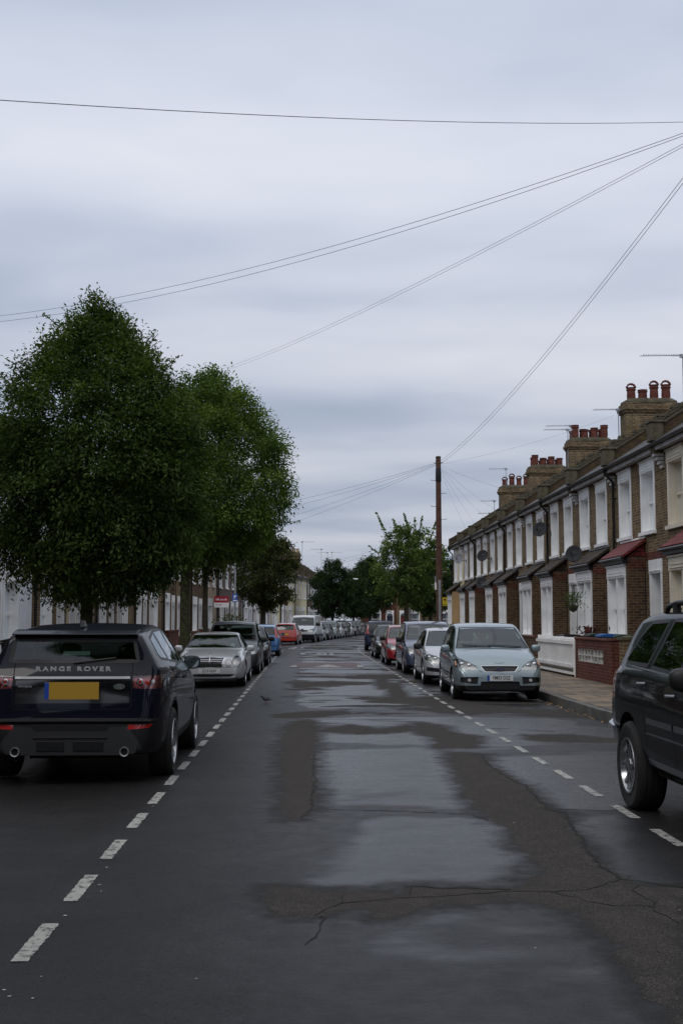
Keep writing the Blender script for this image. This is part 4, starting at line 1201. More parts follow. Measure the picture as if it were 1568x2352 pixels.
def build_car(C):
    """one car from its outline curves; local +x forward, origin on the road under its middle"""
    root = empty(C['name'])
    paint = C['paint']; L2 = C['L'] / 2
    bm = body_half(C)
    lay = bm.faces.layers.int.new('slot')
    bvh = BVHTree.FromBMesh(bm)
    ax = C['axles']; rw = C['r']; RA = C.get('arch', rw + .055); Wh = C['W'] / 2
    cab_f, cab_r = C['cabin'][1], C['cabin'][0]
    if C.get('clad'):
        for x in ax: carve(bm, lay, 'side', circle(x, rw, RA + C['clad']), S_CL, (0,), lambda c: c.y > Wh * .55)
        z = C['clad_z']
        carve(bm, lay, 'side', [(-9, -1), (9, -1), (9, z), (-9, z)], S_CL, (0,))
    if C.get('low_z'):
        z = C['low_z']
        for vw in ('side', 'front', 'rear'): carve(bm, lay, vw, [(-9, -1), (9, -1), (9, z), (-9, z)], S_LOW, (0,))
    for x in ax: carve(bm, lay, 'side', circle(x, rw + .01, RA), S_ARCH, (0, S_CL, S_LOW), lambda c: c.y > Wh * .45)
    for f in bm.faces:                                            # floor inside the wheel wells
        if f[lay] in (0, S_LOW, S_CL):
            c = f.calc_center_median()
            if f.normal.z < -.5 and c.y > Wh * .45 and any(abs(c.x - x) < RA for x in ax): f[lay] = S_ARCH
    for vw, poly, slot, cond in C['cuts']:
        carve(bm, lay, vw, poly, slot, (0, S_CL, S_LOW), cond)
    # body shell
    part_from(bm, lay, 0, 'body', paint, root, smooth=32)
    part_from(bm, lay, S_CL, 'wheel_arch_cladding', M['plastic'], root)
    part_from(bm, lay, S_LOW, 'lower_bumper', M['plastic'], root)
    # wheel wells: walls pulled in from the arch edge
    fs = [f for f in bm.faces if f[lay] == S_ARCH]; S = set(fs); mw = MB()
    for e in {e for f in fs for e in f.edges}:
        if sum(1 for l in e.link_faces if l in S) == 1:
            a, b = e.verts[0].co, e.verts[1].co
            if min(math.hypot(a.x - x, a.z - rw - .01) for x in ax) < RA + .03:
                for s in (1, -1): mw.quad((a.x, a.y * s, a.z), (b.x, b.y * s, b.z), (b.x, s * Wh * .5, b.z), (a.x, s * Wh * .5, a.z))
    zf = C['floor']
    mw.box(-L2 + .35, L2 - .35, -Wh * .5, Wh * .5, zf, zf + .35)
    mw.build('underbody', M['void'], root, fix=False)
    specs = {S_WS: ('windscreen', M['car_glass'], 'both', None), S_RG: ('rear_window', C.get('rglass', M['car_glass']), 'both', None),
             S_SG: ('side_window', C.get('sglass', M['car_glass']), 'pair', None), S_SG2: ('side_window', C.get('sglass', M['car_glass']), 'pair', None), S_SG3: ('side_window', C.get('rglass', M['car_glass']), 'pair', None),
             S_GR: ('grille', C.get('grille', M['trim']), 'both', (-.03, 0, 0)), S_FOG: ('fog_lamp_recess', M['trim'], 'pair', (-.04, 0, 0)), S_BAND: ('bumper_trim', C.get('band', M['plastic']), 'both', None),
             S_EX1: C.get('ex1'), S_EX2: C.get('ex2')}
    GL = {}
    for k, sp in specs.items():
        if sp:
            for o, sg in zip(part_from(bm, lay, k, sp[0], sp[1], root, sp[2], sp[3]), (1, -1)): GL[(k, sg)] = o
    for k, nm, cover, refl, dx in ((S_HL, 'headlight', M['lens'], C.get('refl', M['reflector']), -.035), (S_TL, 'tail_light', C.get('tl_cover', M['red_lens']), C.get('tl_refl'), .03), (S_LAMP2, C.get('lamp2_name', 'indicator'), C.get('lamp2', M['amber_lens']), None, 0)):
        out = part_from(bm, lay, k, nm, cover, root, 'pair')
        if refl:
            inn = part_from(bm, lay, k, 'reflector', refl, root, 'pair', (dx, 0, 0), M['trim'])
            for a, b in zip(out, inn): b.parent = a
    bm.free()
    # rubber round the glass, panel gaps
    gap = MB()
    for vw, poly, slot, cond in C['cuts']:
        if slot in (S_WS, S_RG, S_SG, S_SG2, S_SG3):
            if vw == 'side':
                for sg in (1, -1):
                    seal = MB(); ribbon(seal, bvh, vw, poly, C.get('seal', .028), .0025, closed=True, both=False)
                    if sg < 0: seal.v = [(p[0], -p[1], p[2]) for p in seal.v]
                    if seal.v: seal.build('window_seal', M['trim'], GL.get((slot, sg), root), smooth=40, fix=False)
            else:
                P = sorted([p for p in poly if p[0] > .001], key=lambda p: p[1]); seal = MB()
                ribbon(seal, bvh, vw, [(0.0, P[0][1])] + P + [(0.0, P[-1][1])], C.get('seal', .028) * 1.3, .0025)
                if seal.v: seal.build('window_seal', M['trim'], GL.get((slot, 1), root), smooth=40, fix=False)
    for vw, pts in C.get('trims', []):
        seal = MB(); ribbon(seal, bvh, vw, pts, .03, .008); seal.build('rubbing_strip', M['trim'], root, smooth=40, fix=False)
    for vw, pts in C.get('gaps', []): ribbon(gap, bvh, vw, pts, C.get('gap_w', .009), .0015)
    if gap.v: gap.build('panel_gaps', M['void'], root, fix=False)
    if C.get('chromes'):
        for vw, pts, w in C['chromes']:
            ch = MB(); ribbon(ch, bvh, vw, pts, w, .006); ch.build('bright_trim', C.get('chrome_mat', M['chrome']), root, smooth=40, fix=False)
    for (x, z) in C.get('handles', []):
        p, n = hit(bvh, 'side', x, z)
        for s in (1, -1):
            h = MB(); y = p.y * s
            h.tube([(x - .085, y, z - .004), (x - .06, y + s * .028, z), (x + .05, y + s * .028, z + .004), (x + .08, y, z + .006)], .013, 6)
            h.build('door_handle', C.get('handle_mat', paint), root, smooth=50)
    for i, x in enumerate(ax):
        for s in (1, -1): wheel(root, x, s * (Wh - C.get('track_in', .125)), rw, C.get('tw', .205), rw * C.get('rimf', .66), C['spokes'][0], C['spokes'][1], C.get('rim_mat', M['alloy']), s)
    mx, my, mz = C['mirror']; mirror(root, mx, my, mz, C.get('mirror_mat', paint), C.get('mirror_wide', 1.0), C.get('mirror_size', 1.0))
    interior(root, C)
    C['bvh'] = bvh
    return root
# ------------------------------------------------------------------ the car models
P_NAVY = paint_mat('very dark navy paint', (0.005, 0.006, 0.013), 0.0)
P_BLACK = paint_mat('black green paint', (0.005, 0.007, 0.008), 0.0)
P_SILVER = paint_mat('silver metallic paint', (0.46, 0.475, 0.50), 0.4, 0.4)
P_SILVERW = paint_mat('bright silver paint', (0.50, 0.515, 0.54), 0.4, 0.4)
P_AQUA = paint_mat('pale blue-green metallic paint', (0.24, 0.305, 0.33), 0.5, 0.36)
P_BLUEGREY = paint_mat('slate blue paint', (0.05, 0.06, 0.115), 0.3)
P_CHAR = paint_mat('charcoal paint', (0.03, 0.032, 0.036), 0.3)
P_RED = paint_mat('bright red paint', (0.33, 0.012, 0.018), 0.0)
P_ORANGE = paint_mat('orange red paint', (0.38, 0.022, 0.014), 0.0)
P_BLUE = paint_mat('mid blue paint', (0.035, 0.13, 0.34), 0.2)
P_WHITE = paint_mat('white paint', (0.55, 0.58, 0.62), 0.0)
P_DKBLUE = paint_mat('dark blue paint', (0.012, 0.018, 0.045), 0.2)
P_GREEN = paint_mat('grey green paint', (0.13, 0.17, 0.155), 0.3)
def arc_ellipse(cy, cz, ry, rz, n=20): return [(cy + ry * math.cos(2 * math.pi * k / n), cz + rz * math.sin(2 * math.pi * k / n)) for k in range(n)]
def wid(L, W, fr=.28, rr=.25, nose=.62, tail=.72):
    a, h = L / 2, W / 2
    return [(-a, h * tail), (-a + .05, h * (tail + .10)), (-a + rr, h * .955), (-a + rr * 2.6, h * .99), (0, h), (a - fr * 2.6, h * .99), (a - fr, h * .94), (a - .08, h * (nose + .14)), (a, h * nose)]
RX = lambda c: c.x < -.6
FX = lambda c: c.x > .2
MODELS = {}
# --- small premium off-roader seen from behind
MODELS['evoque'] = C1 = dict(name='parked_car', paint=P_NAVY, L=4.36, W=1.90, yr=.625, axles=(1.36, -1.30), r=.362, tw=.235, arch=.425, floor=.24, step=.05,
    top=[(2.18, .50), (2.17, .72), (2.08, .94), (1.7, 1.05), (1.15, 1.12), (1.0, 1.14), (.25, 1.49), (-.05, 1.585), (-.5, 1.625), (-1.1, 1.61), (-1.7, 1.565), (-1.98, 1.53), (-2.0, 1.47), (-2.05, 1.25), (-2.09, 1.16), (-2.14, 1.04), (-2.155, .8), (-2.17, .68), (-2.20, .6), (-2.19, .42)],
    bot=[(2.18, .38), (1.9, .26), (0, .27), (-1.8, .28), (-2.19, .31)],
    belt=[(2.2, .9), (1.1, 1.04), (0, 1.11), (-1.2, 1.18), (-2.2, 1.19)], wid=[(-2.20, .66), (-2.17, .76), (-2.10, .845), (-1.95, .905), (-1.5, .945), (0, .95), (1.5, .94), (1.95, .86), (2.12, .72), (2.18, .56)],
    cabin=(-1.85, 1.0), belt_z=1.12, clad=.05, clad_z=.42, spokes=(10, 'alloy'), mirror=(.74, .815, 1.13), mirror_size=.98, mirror_mat=P_NAVY, seal=.03, rglass=M['car_glass'],
    cuts=[('rear', [(0, .2), (.99, .2), (.99, .645), (.8, .655), (0, .655)], S_LOW, lambda c: c.x < -1.9),
          ('rear', [(-.01, 1.235), (.645, 1.235), (.60, 1.45), (-.01, 1.465)], S_RG, RX),
          ('front', [(-.01, 1.15), (.76, 1.14), (.585, 1.51), (-.01, 1.55)], S_WS, FX),
          ('side', [(.74, 1.15), (.24, 1.42), (-.02, 1.51), (-.28, 1.54), (-.30, 1.17)], S_SG, None),
          ('side', [(-.38, 1.175), (-.36, 1.545), (-1.08, 1.53), (-1.16, 1.215)], S_SG2, None),
          ('side', [(-1.24, 1.225), (-1.16, 1.52), (-1.62, 1.46), (-1.72, 1.30), (-1.66, 1.25)], S_SG3, None),
          ('rear', [(-.01, .82), (.572, .82), (.572, 1.055), (-.01, 1.055)], S_EX1, RX),
          ('rear', [(.60, .965), (.60, 1.088), (.87, 1.10), (.99, 1.07), (.99, 1.0), (.84, .962)], S_TL, RX),
          ('rear', [(.57, .562), (.57, .61), (.81, .612), (.77, .575)], S_EX2, RX),
          ('rear', [(-.01, .545), (.355, .545), (.395, .588), (.57, .588), (.645, .49), (.72, .36), (.72, .1), (-.01, .1)], S_BAND, RX),
          ('front', [(.46, .78), (.50, .86), (.80, .90), (.90, .84), (.78, .78)], S_HL, FX),
          ('front', [(-.01, .76), (.44, .78), (.46, .87), (-.01, .88)], S_GR, FX)],
    ex1=('tailgate_panel', pbr('gloss black panel', (0.006, 0.006, 0.008), 0.12, coat=1), 'both', (.012, 0, 0)), ex2=('rear_reflector', pbr('red reflector', (0.42, 0.01, 0.01), 0.25, coat=1), 'pair', None),
    tl_cover=M['lens'], tl_refl=M['dark_reflector'], band=pbr('satin grey skid panel', (0.028, 0.029, 0.031), 0.4, spec=.3),
    gaps=[('rear', [(.592, 1.23), (.592, .79), (.56, .76), (0, .76)]), ('side', [(.72, 1.13), (.78, .9), (.72, .5)]), ('side', [(-.34, 1.16), (-.35, .8), (-.32, .5)]), ('side', [(-1.20, 1.2), (-1.22, 1.0), (-1.05, .75), (-.85, .55)]), ('side', [(-.0, 1.615 - .5), (.0, 1.1)])],
    chromes=[('rear', [(0, 1.072), (.575, 1.072)], .026)], chrome_mat=M['hub_cap'], handles=[(-.2, 1.0), (-1.0, 1.04)], trims=[('rear', [(0, .658), (.86, .655)])])
# --- silver coupe with four round lamps
MODELS['coupe'] = dict(name='parked_car', paint=P_SILVER, L=4.57, W=1.73, yr=.56, axles=(1.40, -1.29), r=.312, floor=.2,
    top=[(2.285, .36), (2.28, .50), (2.24, .66), (2.10, .765), (1.7, .85), (1.1, .925), (.92, .95), (.3, 1.25), (.05, 1.325), (-.45, 1.355), (-.9, 1.32), (-1.5, 1.06), (-1.65, 1.0), (-2.1, .96), (-2.22, .90), (-2.27, .65), (-2.285, .5), (-2.28, .36)],
    bot=[(2.285, .24), (2.0, .18), (0, .19), (-2.0, .2), (-2.28, .28)], belt=[(2.3, .62), (1.2, .83), (0, .87), (-1.3, .91), (-2.3, .86)], wid=wid(4.57, 1.73, .22, .3, .74, .72),
    cabin=(-1.3, .9), belt_z=.9, spokes=(5, 'alloy'), mirror=(.62, .80, .93), mirror_size=.95,
    cuts=[('front', [(-.01, .965), (.71, .955), (.555, 1.265), (-.01, 1.30)], S_WS, FX), ('rear', [(-.01, 1.05), (.66, 1.04), (.53, 1.27), (-.01, 1.29)], S_RG, RX),
          ('side', [(.62, .94), (.22, 1.16), (-.05, 1.25), (-.40, 1.275), (-.42, .94)], S_SG, None), ('side', [(-.50, .945), (-.48, 1.275), (-.85, 1.24), (-1.22, 1.05), (-1.28, .98)], S_SG2, None),
          ('front', arc_ellipse(.655, .652, .098, .122), S_HL, FX), ('front', arc_ellipse(.465, .612, .078, .088), S_LAMP2, FX),
          ('front', [(-.01, .525), (.29, .525), (.355, .725), (-.01, .745)], S_GR, FX), ('front', [(-.01, .27), (.5, .28), (.62, .345), (-.01, .335)], S_EX1, FX),
          ('rear', [(.42, .68), (.42, .86), (.86, .86), (.86, .68)], S_TL, RX)],
    lamp2=pbr('pale lamp', (0.36, 0.37, 0.38), 0.15, .3, coat=1, bump=.6, bscale=30), lamp2_name='headlight', ex1=('lower_grille', M['trim'], 'both', (-.03, 0, 0)),
    gaps=[('side', [(.68, .92), (.72, .7), (.66, .4)]), ('side', [(-.46, .93), (-.50, .6), (-.45, .35)]), ('front', [(.37, .75), (.33, .52)]), ('front', [(.1, .50), (.84, .51)])],
    chromes=[('front', [(0, .522), (.29, .522), (.358, .728), (0, .748)], .024), ('front', [(0, .57), (.30, .57)], .010), ('front', [(0, .61), (.31, .61)], .010), ('front', [(0, .65), (.325, .65)], .010), ('front', [(0, .69), (.335, .69)], .010), ('front', [(0, .53), (0, .74)], .016), ('front', [(0, .262), (.5, .27), (.64, .345)], .012)],
    handles=[(-.25, .82)], trims=[])
# --- pale blue-green compact people carrier
MODELS['cmax'] = dict(name='parked_car', paint=P_AQUA, L=4.33, W=1.82, yr=.66, axles=(1.29, -1.35), r=.318, floor=.2, low_z=.335,
    top=[(2.165, .36), (2.16, .52), (2.13, .64), (2.06, .755), (1.88, .86), (1.5, .97), (1.15, 1.045), (1.02, 1.065), (.35, 1.41), (.08, 1.535), (-.25, 1.59), (-.8, 1.60), (-1.4, 1.55), (-1.75, 1.47), (-1.95, 1.2), (-2.08, .98), (-2.13, .8), (-2.16, .6), (-2.15, .42)],
    bot=[(2.165, .24), (1.95, .19), (0, .19), (-2.0, .22), (-2.16, .3)], belt=[(2.2, .70), (1.6, .84), (1.0, .93), (0, .98), (-1.6, 1.03), (-2.2, .9)], wid=wid(4.33, 1.82, .20, .22, .78, .76),
    cabin=(-1.7, 1.0), belt_z=.98, spokes=(5, 'alloy'), mirror=(.72, .85, 1.05), mirror_size=.92, seat=M['cloth_pale'],
    cuts=[('front', [(-.01, 1.085), (.755, 1.06), (.60, 1.49), (-.01, 1.535)], S_WS, FX), ('rear', [(-.01, 1.05), (.62, 1.05), (.56, 1.42), (-.01, 1.44)], S_RG, RX),
          ('side', [(.78, 1.02), (.34, 1.33), (.08, 1.46), (-.30, 1.515), (-.30, 1.0)], S_SG, None), ('side', [(-.38, 1.0), (-.38, 1.52), (-.9, 1.515), (-1.14, 1.49), (-1.22, 1.04)], S_SG2, None),
          ('side', [(-1.30, 1.05), (-1.22, 1.48), (-1.5, 1.42), (-1.76, 1.14), (-1.74, 1.08)], S_SG3, None),
          ('front', [(.44, .648), (.47, .72), (.60, .80), (.80, .865), (.90, .84), (.90, .70), (.72, .65)], S_HL, FX),
          ('front', [(-.01, .605), (.30, .61), (.375, .705), (.36, .72), (-.01, .722)], S_GR, FX), ('front', [(-.01, .285), (.41, .285), (.385, .415), (-.01, .415)], S_EX1, FX),
          ('front', [(.46, .36), (.44, .51), (.80, .50), (.80, .40)], S_FOG, FX), ('rear', [(.56, 1.0), (.52, 1.35), (.80, 1.35), (.88, 1.0)], S_TL, RX)],
    ex1=('lower_grille', M['trim'], 'both', (-.04, 0, 0)), refl=M['reflector'],
    gaps=[('side', [(.70, .99), (.80, .8), (.78, .4), (.5, .3)]), ('side', [(-.34, .98), (-.34, .4)]), ('side', [(-1.26, 1.03), (-1.24, .85), (-1.0, .65)]), ('front', [(.36, .60), (.43, .64)]), ('top', [(1.05, .86), (1.6, .80), (1.95, .66)]), ('top', [(2.0, .1), (2.02, .0)])],
    chromes=[('front', [(0, .603), (.30, .608), (.378, .706), (.36, .724), (0, .726)], .012)], handles=[(-.18, .90), (-1.02, .92)], trims=[('side', [(.75, .55), (-.30, .56)]), ('side', [(-.38, .56), (-.95, .57)])])
# --- big dark off-roader with roof rails
MODELS['jeep'] = dict(name='parked_car', paint=P_BLACK, L=4.62, W=1.86, yr=.64, axles=(1.33, -1.44), r=.375, tw=.25, arch=.445, floor=.33,
    top=[(2.29, .6), (2.28, .8), (2.25, .98), (2.1, 1.06), (1.3, 1.14), (1.05, 1.17), (.42, 1.56), (.15, 1.665), (-.3, 1.70), (-1.2, 1.70), (-1.72, 1.675), (-1.90, 1.61), (-2.06, 1.35), (-2.14, 1.17), (-2.19, 1.0), (-2.22, .8), (-2.30, .72), (-2.31, .5)],
    bot=[(2.29, .45), (1.9, .38), (0, .37), (-1.8, .4), (-2.31, .48)], belt=[(2.3, .98), (1.2, 1.09), (0, 1.15), (-1.5, 1.2), (-2.3, 1.15)], wid=[(-2.31, .76), (-2.24, .85), (-2.1, .89), (-1.8, .92), (0, .93), (1.7, .92), (2.1, .84), (2.25, .74), (2.29, .66)],
    cabin=(-1.9, 1.05), belt_z=1.16, clad=.0, spokes=(5, 'twin'), rimf=.62, mirror=(.68, .87, 1.20), mirror_size=1.0, mirror_wide=1.35, mirror_mat=M['trim'], seal=.035, sglass=M['tint_glass'], rglass=M['tint_glass'],
    cuts=[('front', [(-.01, 1.19), (.75, 1.175), (.60, 1.585), (-.01, 1.63)], S_WS, FX), ('rear', [(-.01, 1.2), (.68, 1.2), (.58, 1.58), (-.01, 1.6)], S_RG, RX),
          ('side', [(.74, 1.19), (.36, 1.44), (.10, 1.585), (-.06, 1.60), (-.04, 1.19)], S_SG, None), ('side', [(-.16, 1.195), (-.18, 1.605), (-.80, 1.61), (-.92, 1.225)], S_SG2, None),
          ('side', [(-1.04, 1.235), (-.94, 1.605), (-1.42, 1.59), (-1.60, 1.47), (-1.76, 1.27), (-1.72, 1.24)], S_SG3, None),
          ('rear', [(.72, .92), (.70, 1.2), (.99, 1.2), (.99, .92)], S_TL, RX), ('front', [(.5, .8), (.5, .95), (.86, .95), (.86, .8)], S_HL, FX), ('front', [(-.01, .78), (.44, .78), (.44, .98), (-.01, .99)], S_GR, FX)],
    band=M['hub_cap'],
    gaps=[('side', [(.80, 1.16), (.86, .9), (.80, .45)]), ('side', [(-.11, 1.60), (-.10, 1.2), (-.10, .45)]), ('side', [(-.86, 1.60), (-.98, 1.2), (-1.02, 1.02), (-.93, .82), (-.86, .6)]), ('side', [(-2.02, 1.15), (-2.05, .75)])],
    chromes=[('side', [(.78, .80), (-.08, .80)], .045), ('side', [(-.13, .80), (-.84, .80)], .045), ('side', [(.78, .70), (-.86, .70)], .012), ('side', [(1.0, .47), (-.9, .47)], .05), ('side', [(.70, 1.17), (-.06, 1.17), (-.95, 1.20), (-1.74, 1.22)], .018)], chrome_mat=pbr('dull dark moulding', (0.05, 0.056, 0.068), 0.3, coat=.6), handles=[(-.16, 1.035), (-.98, 1.09)], handle_mat=M['hub_cap'], gap_w=.012)
# --- rounded five-door hatchback
MODELS['astra'] = dict(name='parked_car', paint=P_SILVERW, L=4.25, W=1.75, yr=.60, axles=(1.30, -1.31), r=.318, floor=.19, low_z=.27,
    top=[(2.125, .36), (2.12, .50), (2.09, .62), (2.0, .73), (1.75, .83), (1.3, .93), (1.02, .98), (.35, 1.31), (.08, 1.42), (-.3, 1.46), (-.8, 1.45), (-1.4, 1.37), (-1.65, 1.30), (-1.9, 1.05), (-2.0, .92), (-2.08, .7), (-2.125, .5), (-2.12, .4)],
    bot=[(2.125, .22), (1.9, .17), (0, .18), (-2.0, .2), (-2.12, .3)], belt=[(2.2, .66), (1.2, .84), (0, .92), (-1.6, .99), (-2.2, .86)], wid=wid(4.25, 1.75, .24, .24, .72, .74),
    cabin=(-1.6, 1.0), belt_z=.93, spokes=(5, 'alloy'), mirror=(.70, .80, .97), mirror_mat=M['trim'],
    cuts=[('front', [(-.01, 1.005), (.72, .985), (.565, 1.36), (-.01, 1.40)], S_WS, FX), ('rear', [(-.01, 1.0), (.58, 1.0), (.52, 1.28), (-.01, 1.3)], S_RG, RX),
          ('side', [(.74, .955), (.34, 1.22), (.06, 1.34), (-.28, 1.375), (-.28, .95)], S_SG, None), ('side', [(-.36, .95), (-.36, 1.38), (-.85, 1.36), (-1.12, 1.32), (-1.22, 1.0)], S_SG2, None),
          ('front', [(.44, .60), (.43, .66), (.55, .745), (.80, .80), (.90, .77), (.86, .66), (.70, .585), (.52, .57)], S_HL, FX), ('front', [(-.01, .60), (.40, .615), (.40, .66), (-.01, .665)], S_GR, FX),
          ('front', [(-.01, .36), (.44, .36), (.48, .47), (-.01, .47)], S_EX1, FX), ('front', [(.50, .34), (.50, .44), (.80, .47), (.80, .37)], S_FOG, FX), ('rear', [(.55, .78), (.52, .98), (.86, 1.02), (.86, .78)], S_TL, RX)],
    ex1=('lower_grille', M['trim'], 'both', (-.04, 0, 0)), chromes=[('front', [(0, .67), (.38, .665)], .022)],
    gaps=[('side', [(.72, .93), (.80, .7), (.72, .35)]), ('side', [(-.32, .93), (-.32, .35)]), ('side', [(-1.2, .97), (-1.15, .75), (-.95, .5)]), ('top', [(1.05, .80), (1.6, .74), (1.98, .6)])], handles=[(-.16, .84), (-.98, .87)])
# --- tall people carrier / estate
MODELS['mpv'] = dict(name='parked_car', paint=P_BLUEGREY, L=4.40, W=1.78, yr=.655, axles=(1.31, -1.33), r=.318, floor=.19, low_z=.30,
    top=[(2.195, .36), (2.19, .52), (2.16, .68), (2.06, .80), (1.85, .90), (1.5, .98), (1.15, 1.05), (.45, 1.42), (.2, 1.55), (-.2, 1.62), (-.9, 1.635), (-1.6, 1.60), (-1.9, 1.55), (-2.05, 1.25), (-2.12, 1.0), (-2.17, .7), (-2.20, .5), (-2.19, .4)],
    bot=[(2.195, .22), (1.95, .18), (0, .19), (-2.0, .2), (-2.2, .3)], belt=[(2.2, .74), (1.2, .92), (0, .98), (-1.6, 1.02), (-2.2, .95)], wid=wid(4.40, 1.78, .20, .16, .76, .82),
    cabin=(-1.9, 1.1), belt_z=.98, spokes=(7, 'cap'), rim_mat=M['hub_cap'], mirror=(.80, .82, 1.05), mirror_mat=M['trim'],
    cuts=[('front', [(-.01, 1.075), (.735, 1.06), (.60, 1.50), (-.01, 1.55)], S_WS, FX), ('rear', [(-.01, 1.08), (.66, 1.08), (.59, 1.50), (-.01, 1.52)], S_RG, RX),
          ('side', [(.84, 1.01), (.44, 1.32), (.20, 1.48), (-.28, 1.54), (-.28, 1.0)], S_SG, None), ('side', [(-.36, 1.0), (-.36, 1.545), (-1.1, 1.545), (-1.1, 1.02)], S_SG2, None), ('side', [(-1.18, 1.02), (-1.18, 1.54), (-1.75, 1.52), (-1.9, 1.1), (-1.86, 1.05)], S_SG3, None),
          ('front', [(.46, .66), (.48, .78), (.72, .84), (.90, .82), (.88, .70), (.70, .64)], S_HL, FX), ('front', [(-.01, .62), (.38, .64), (.40, .73), (-.01, .75)], S_GR, FX), ('front', [(-.01, .34), (.6, .34), (.62, .46), (-.01, .46)], S_EX1, FX),
          ('rear', [(.60, .92), (.68, 1.15), (.66, 1.45), (.90, 1.45), (.92, .92)], S_TL, RX)],
    ex1=('lower_grille', M['trim'], 'both', (-.04, 0, 0)), chromes=[('front', [(0, .755), (.38, .735)], .016)],
    gaps=[('side', [(.82, .99), (.86, .7), (.78, .35)]), ('side', [(-.32, .98), (-.32, .35)]), ('side', [(-1.14, 1.0), (-1.14, .75), (-.95, .5)]), ('rear', [(.62, .92), (.62, .62), (0, .58)])], handles=[(-.18, .90), (-1.0, .92)])
# --- small hatchback
MODELS['hatch'] = dict(name='parked_car', paint=P_RED, L=3.80, W=1.66, yr=.58, axles=(1.17, -1.20), r=.295, floor=.18, low_z=.26,
    top=[(1.895, .36), (1.89, .50), (1.86, .64), (1.76, .76), (1.5, .86), (1.1, .95), (.95, .98), (.35, 1.32), (.1, 1.43), (-.3, 1.48), (-.8, 1.48), (-1.35, 1.42), (-1.58, 1.37), (-1.74, 1.1), (-1.82, .9), (-1.87, .65), (-1.90, .5), (-1.89, .38)],
    bot=[(1.895, .22), (1.7, .17), (0, .18), (-1.8, .2), (-1.9, .28)], belt=[(1.9, .68), (1.0, .86), (0, .93), (-1.4, .98), (-1.9, .86)], wid=wid(3.80, 1.66, .22, .16, .70, .80),
    cabin=(-1.55, .95), belt_z=.93, spokes=(6, 'cap'), rim_mat=M['hub_cap'], mirror=(.66, .76, .98), mirror_mat=M['trim'],
    cuts=[('front', [(-.01, 1.005), (.68, .985), (.545, 1.37), (-.01, 1.41)], S_WS, FX), ('rear', [(-.01, 1.0), (.58, 1.0), (.52, 1.33), (-.01, 1.35)], S_RG, RX),
          ('side', [(.70, .96), (.32, 1.22), (.06, 1.35), (-.26, 1.395), (-.26, .95)], S_SG, None), ('side', [(-.34, .95), (-.34, 1.40), (-.85, 1.39), (-1.2, 1.34), (-1.28, 1.0)], S_SG2, None),
          ('front', [(.42, .60), (.44, .72), (.62, .80), (.84, .80), (.82, .66), (.66, .58)], S_HL, FX), ('front', [(-.01, .58), (.34, .60), (.34, .67), (-.01, .68)], S_GR, FX), ('front', [(-.01, .32), (.55, .32), (.55, .43), (-.01, .43)], S_EX1, FX),
          ('rear', [(.60, .86), (.56, 1.28), (.80, 1.28), (.86, .86)], S_TL, RX)],
    ex1=('lower_grille', M['trim'], 'both', (-.04, 0, 0)),
    gaps=[('side', [(.68, .93), (.74, .7), (.66, .35)]), ('side', [(-.30, .93), (-.30, .35)]), ('rear', [(.58, .86), (.55, .60), (0, .56)])], handles=[(-.14, .84), (-.98, .87)], trims=[('rear', [(0, .50), (.70, .50)])])
# --- white van
MODELS['van'] = dict(name='parked_van', paint=P_WHITE, L=4.90, W=1.97, yr=.82, axles=(1.55, -1.45), r=.335, floor=.24, low_z=.62, step=.07,
    top=[(2.445, .45), (2.44, .62), (2.42, .80), (2.34, .95), (2.1, 1.08), (1.75, 1.20), (1.62, 1.25), (1.05, 1.85), (.85, 1.98), (.5, 2.04), (-1.5, 2.05), (-2.25, 2.03), (-2.38, 1.9), (-2.41, 1.2), (-2.43, .7), (-2.445, .5)],
    bot=[(2.445, .3), (2.2, .25), (0, .27), (-2.2, .3), (-2.44, .35)], belt=[(2.4, .92), (1.5, 1.1), (0, 1.15), (-2.4, 1.15)], wid=wid(4.90, 1.97, .2, .08, .80, .93),
    cabin=(.0, 1.55), belt_z=1.15, spokes=(6, 'cap'), rim_mat=M['hub_cap'], mirror=(1.25, .93, 1.35), mirror_mat=M['trim'], mirror_size=1.5,
    cuts=[('front', [(-.01, 1.28), (.86, 1.26), (.76, 1.84), (-.01, 1.89)], S_WS, FX), ('side', [(1.35, 1.22), (1.0, 1.58), (.82, 1.78), (.5, 1.80), (.45, 1.2)], S_SG, None),
          ('front', [(.52, .80), (.56, .96), (.94, 1.06), (.96, .86), (.8, .78)], S_HL, FX), ('front', [(-.01, .80), (.46, .82), (.50, .93), (-.01, .95)], S_GR, FX), ('rear', [(.84, .9), (.84, 1.3), (.97, 1.3), (.97, .9)], S_TL, RX),
          ('rear', [(.06, 1.3), (.06, 1.75), (.6, 1.75), (.64, 1.3)], S_RG, RX)],
    gaps=[('side', [(1.4, 1.2), (1.42, .9), (1.3, .5)]), ('side', [(.42, 1.85), (.42, .5)])], handles=[(.55, 1.1)])
KIDS.clear()
CARS = {}
for k, C in MODELS.items():
    C['root'] = build_car(C)
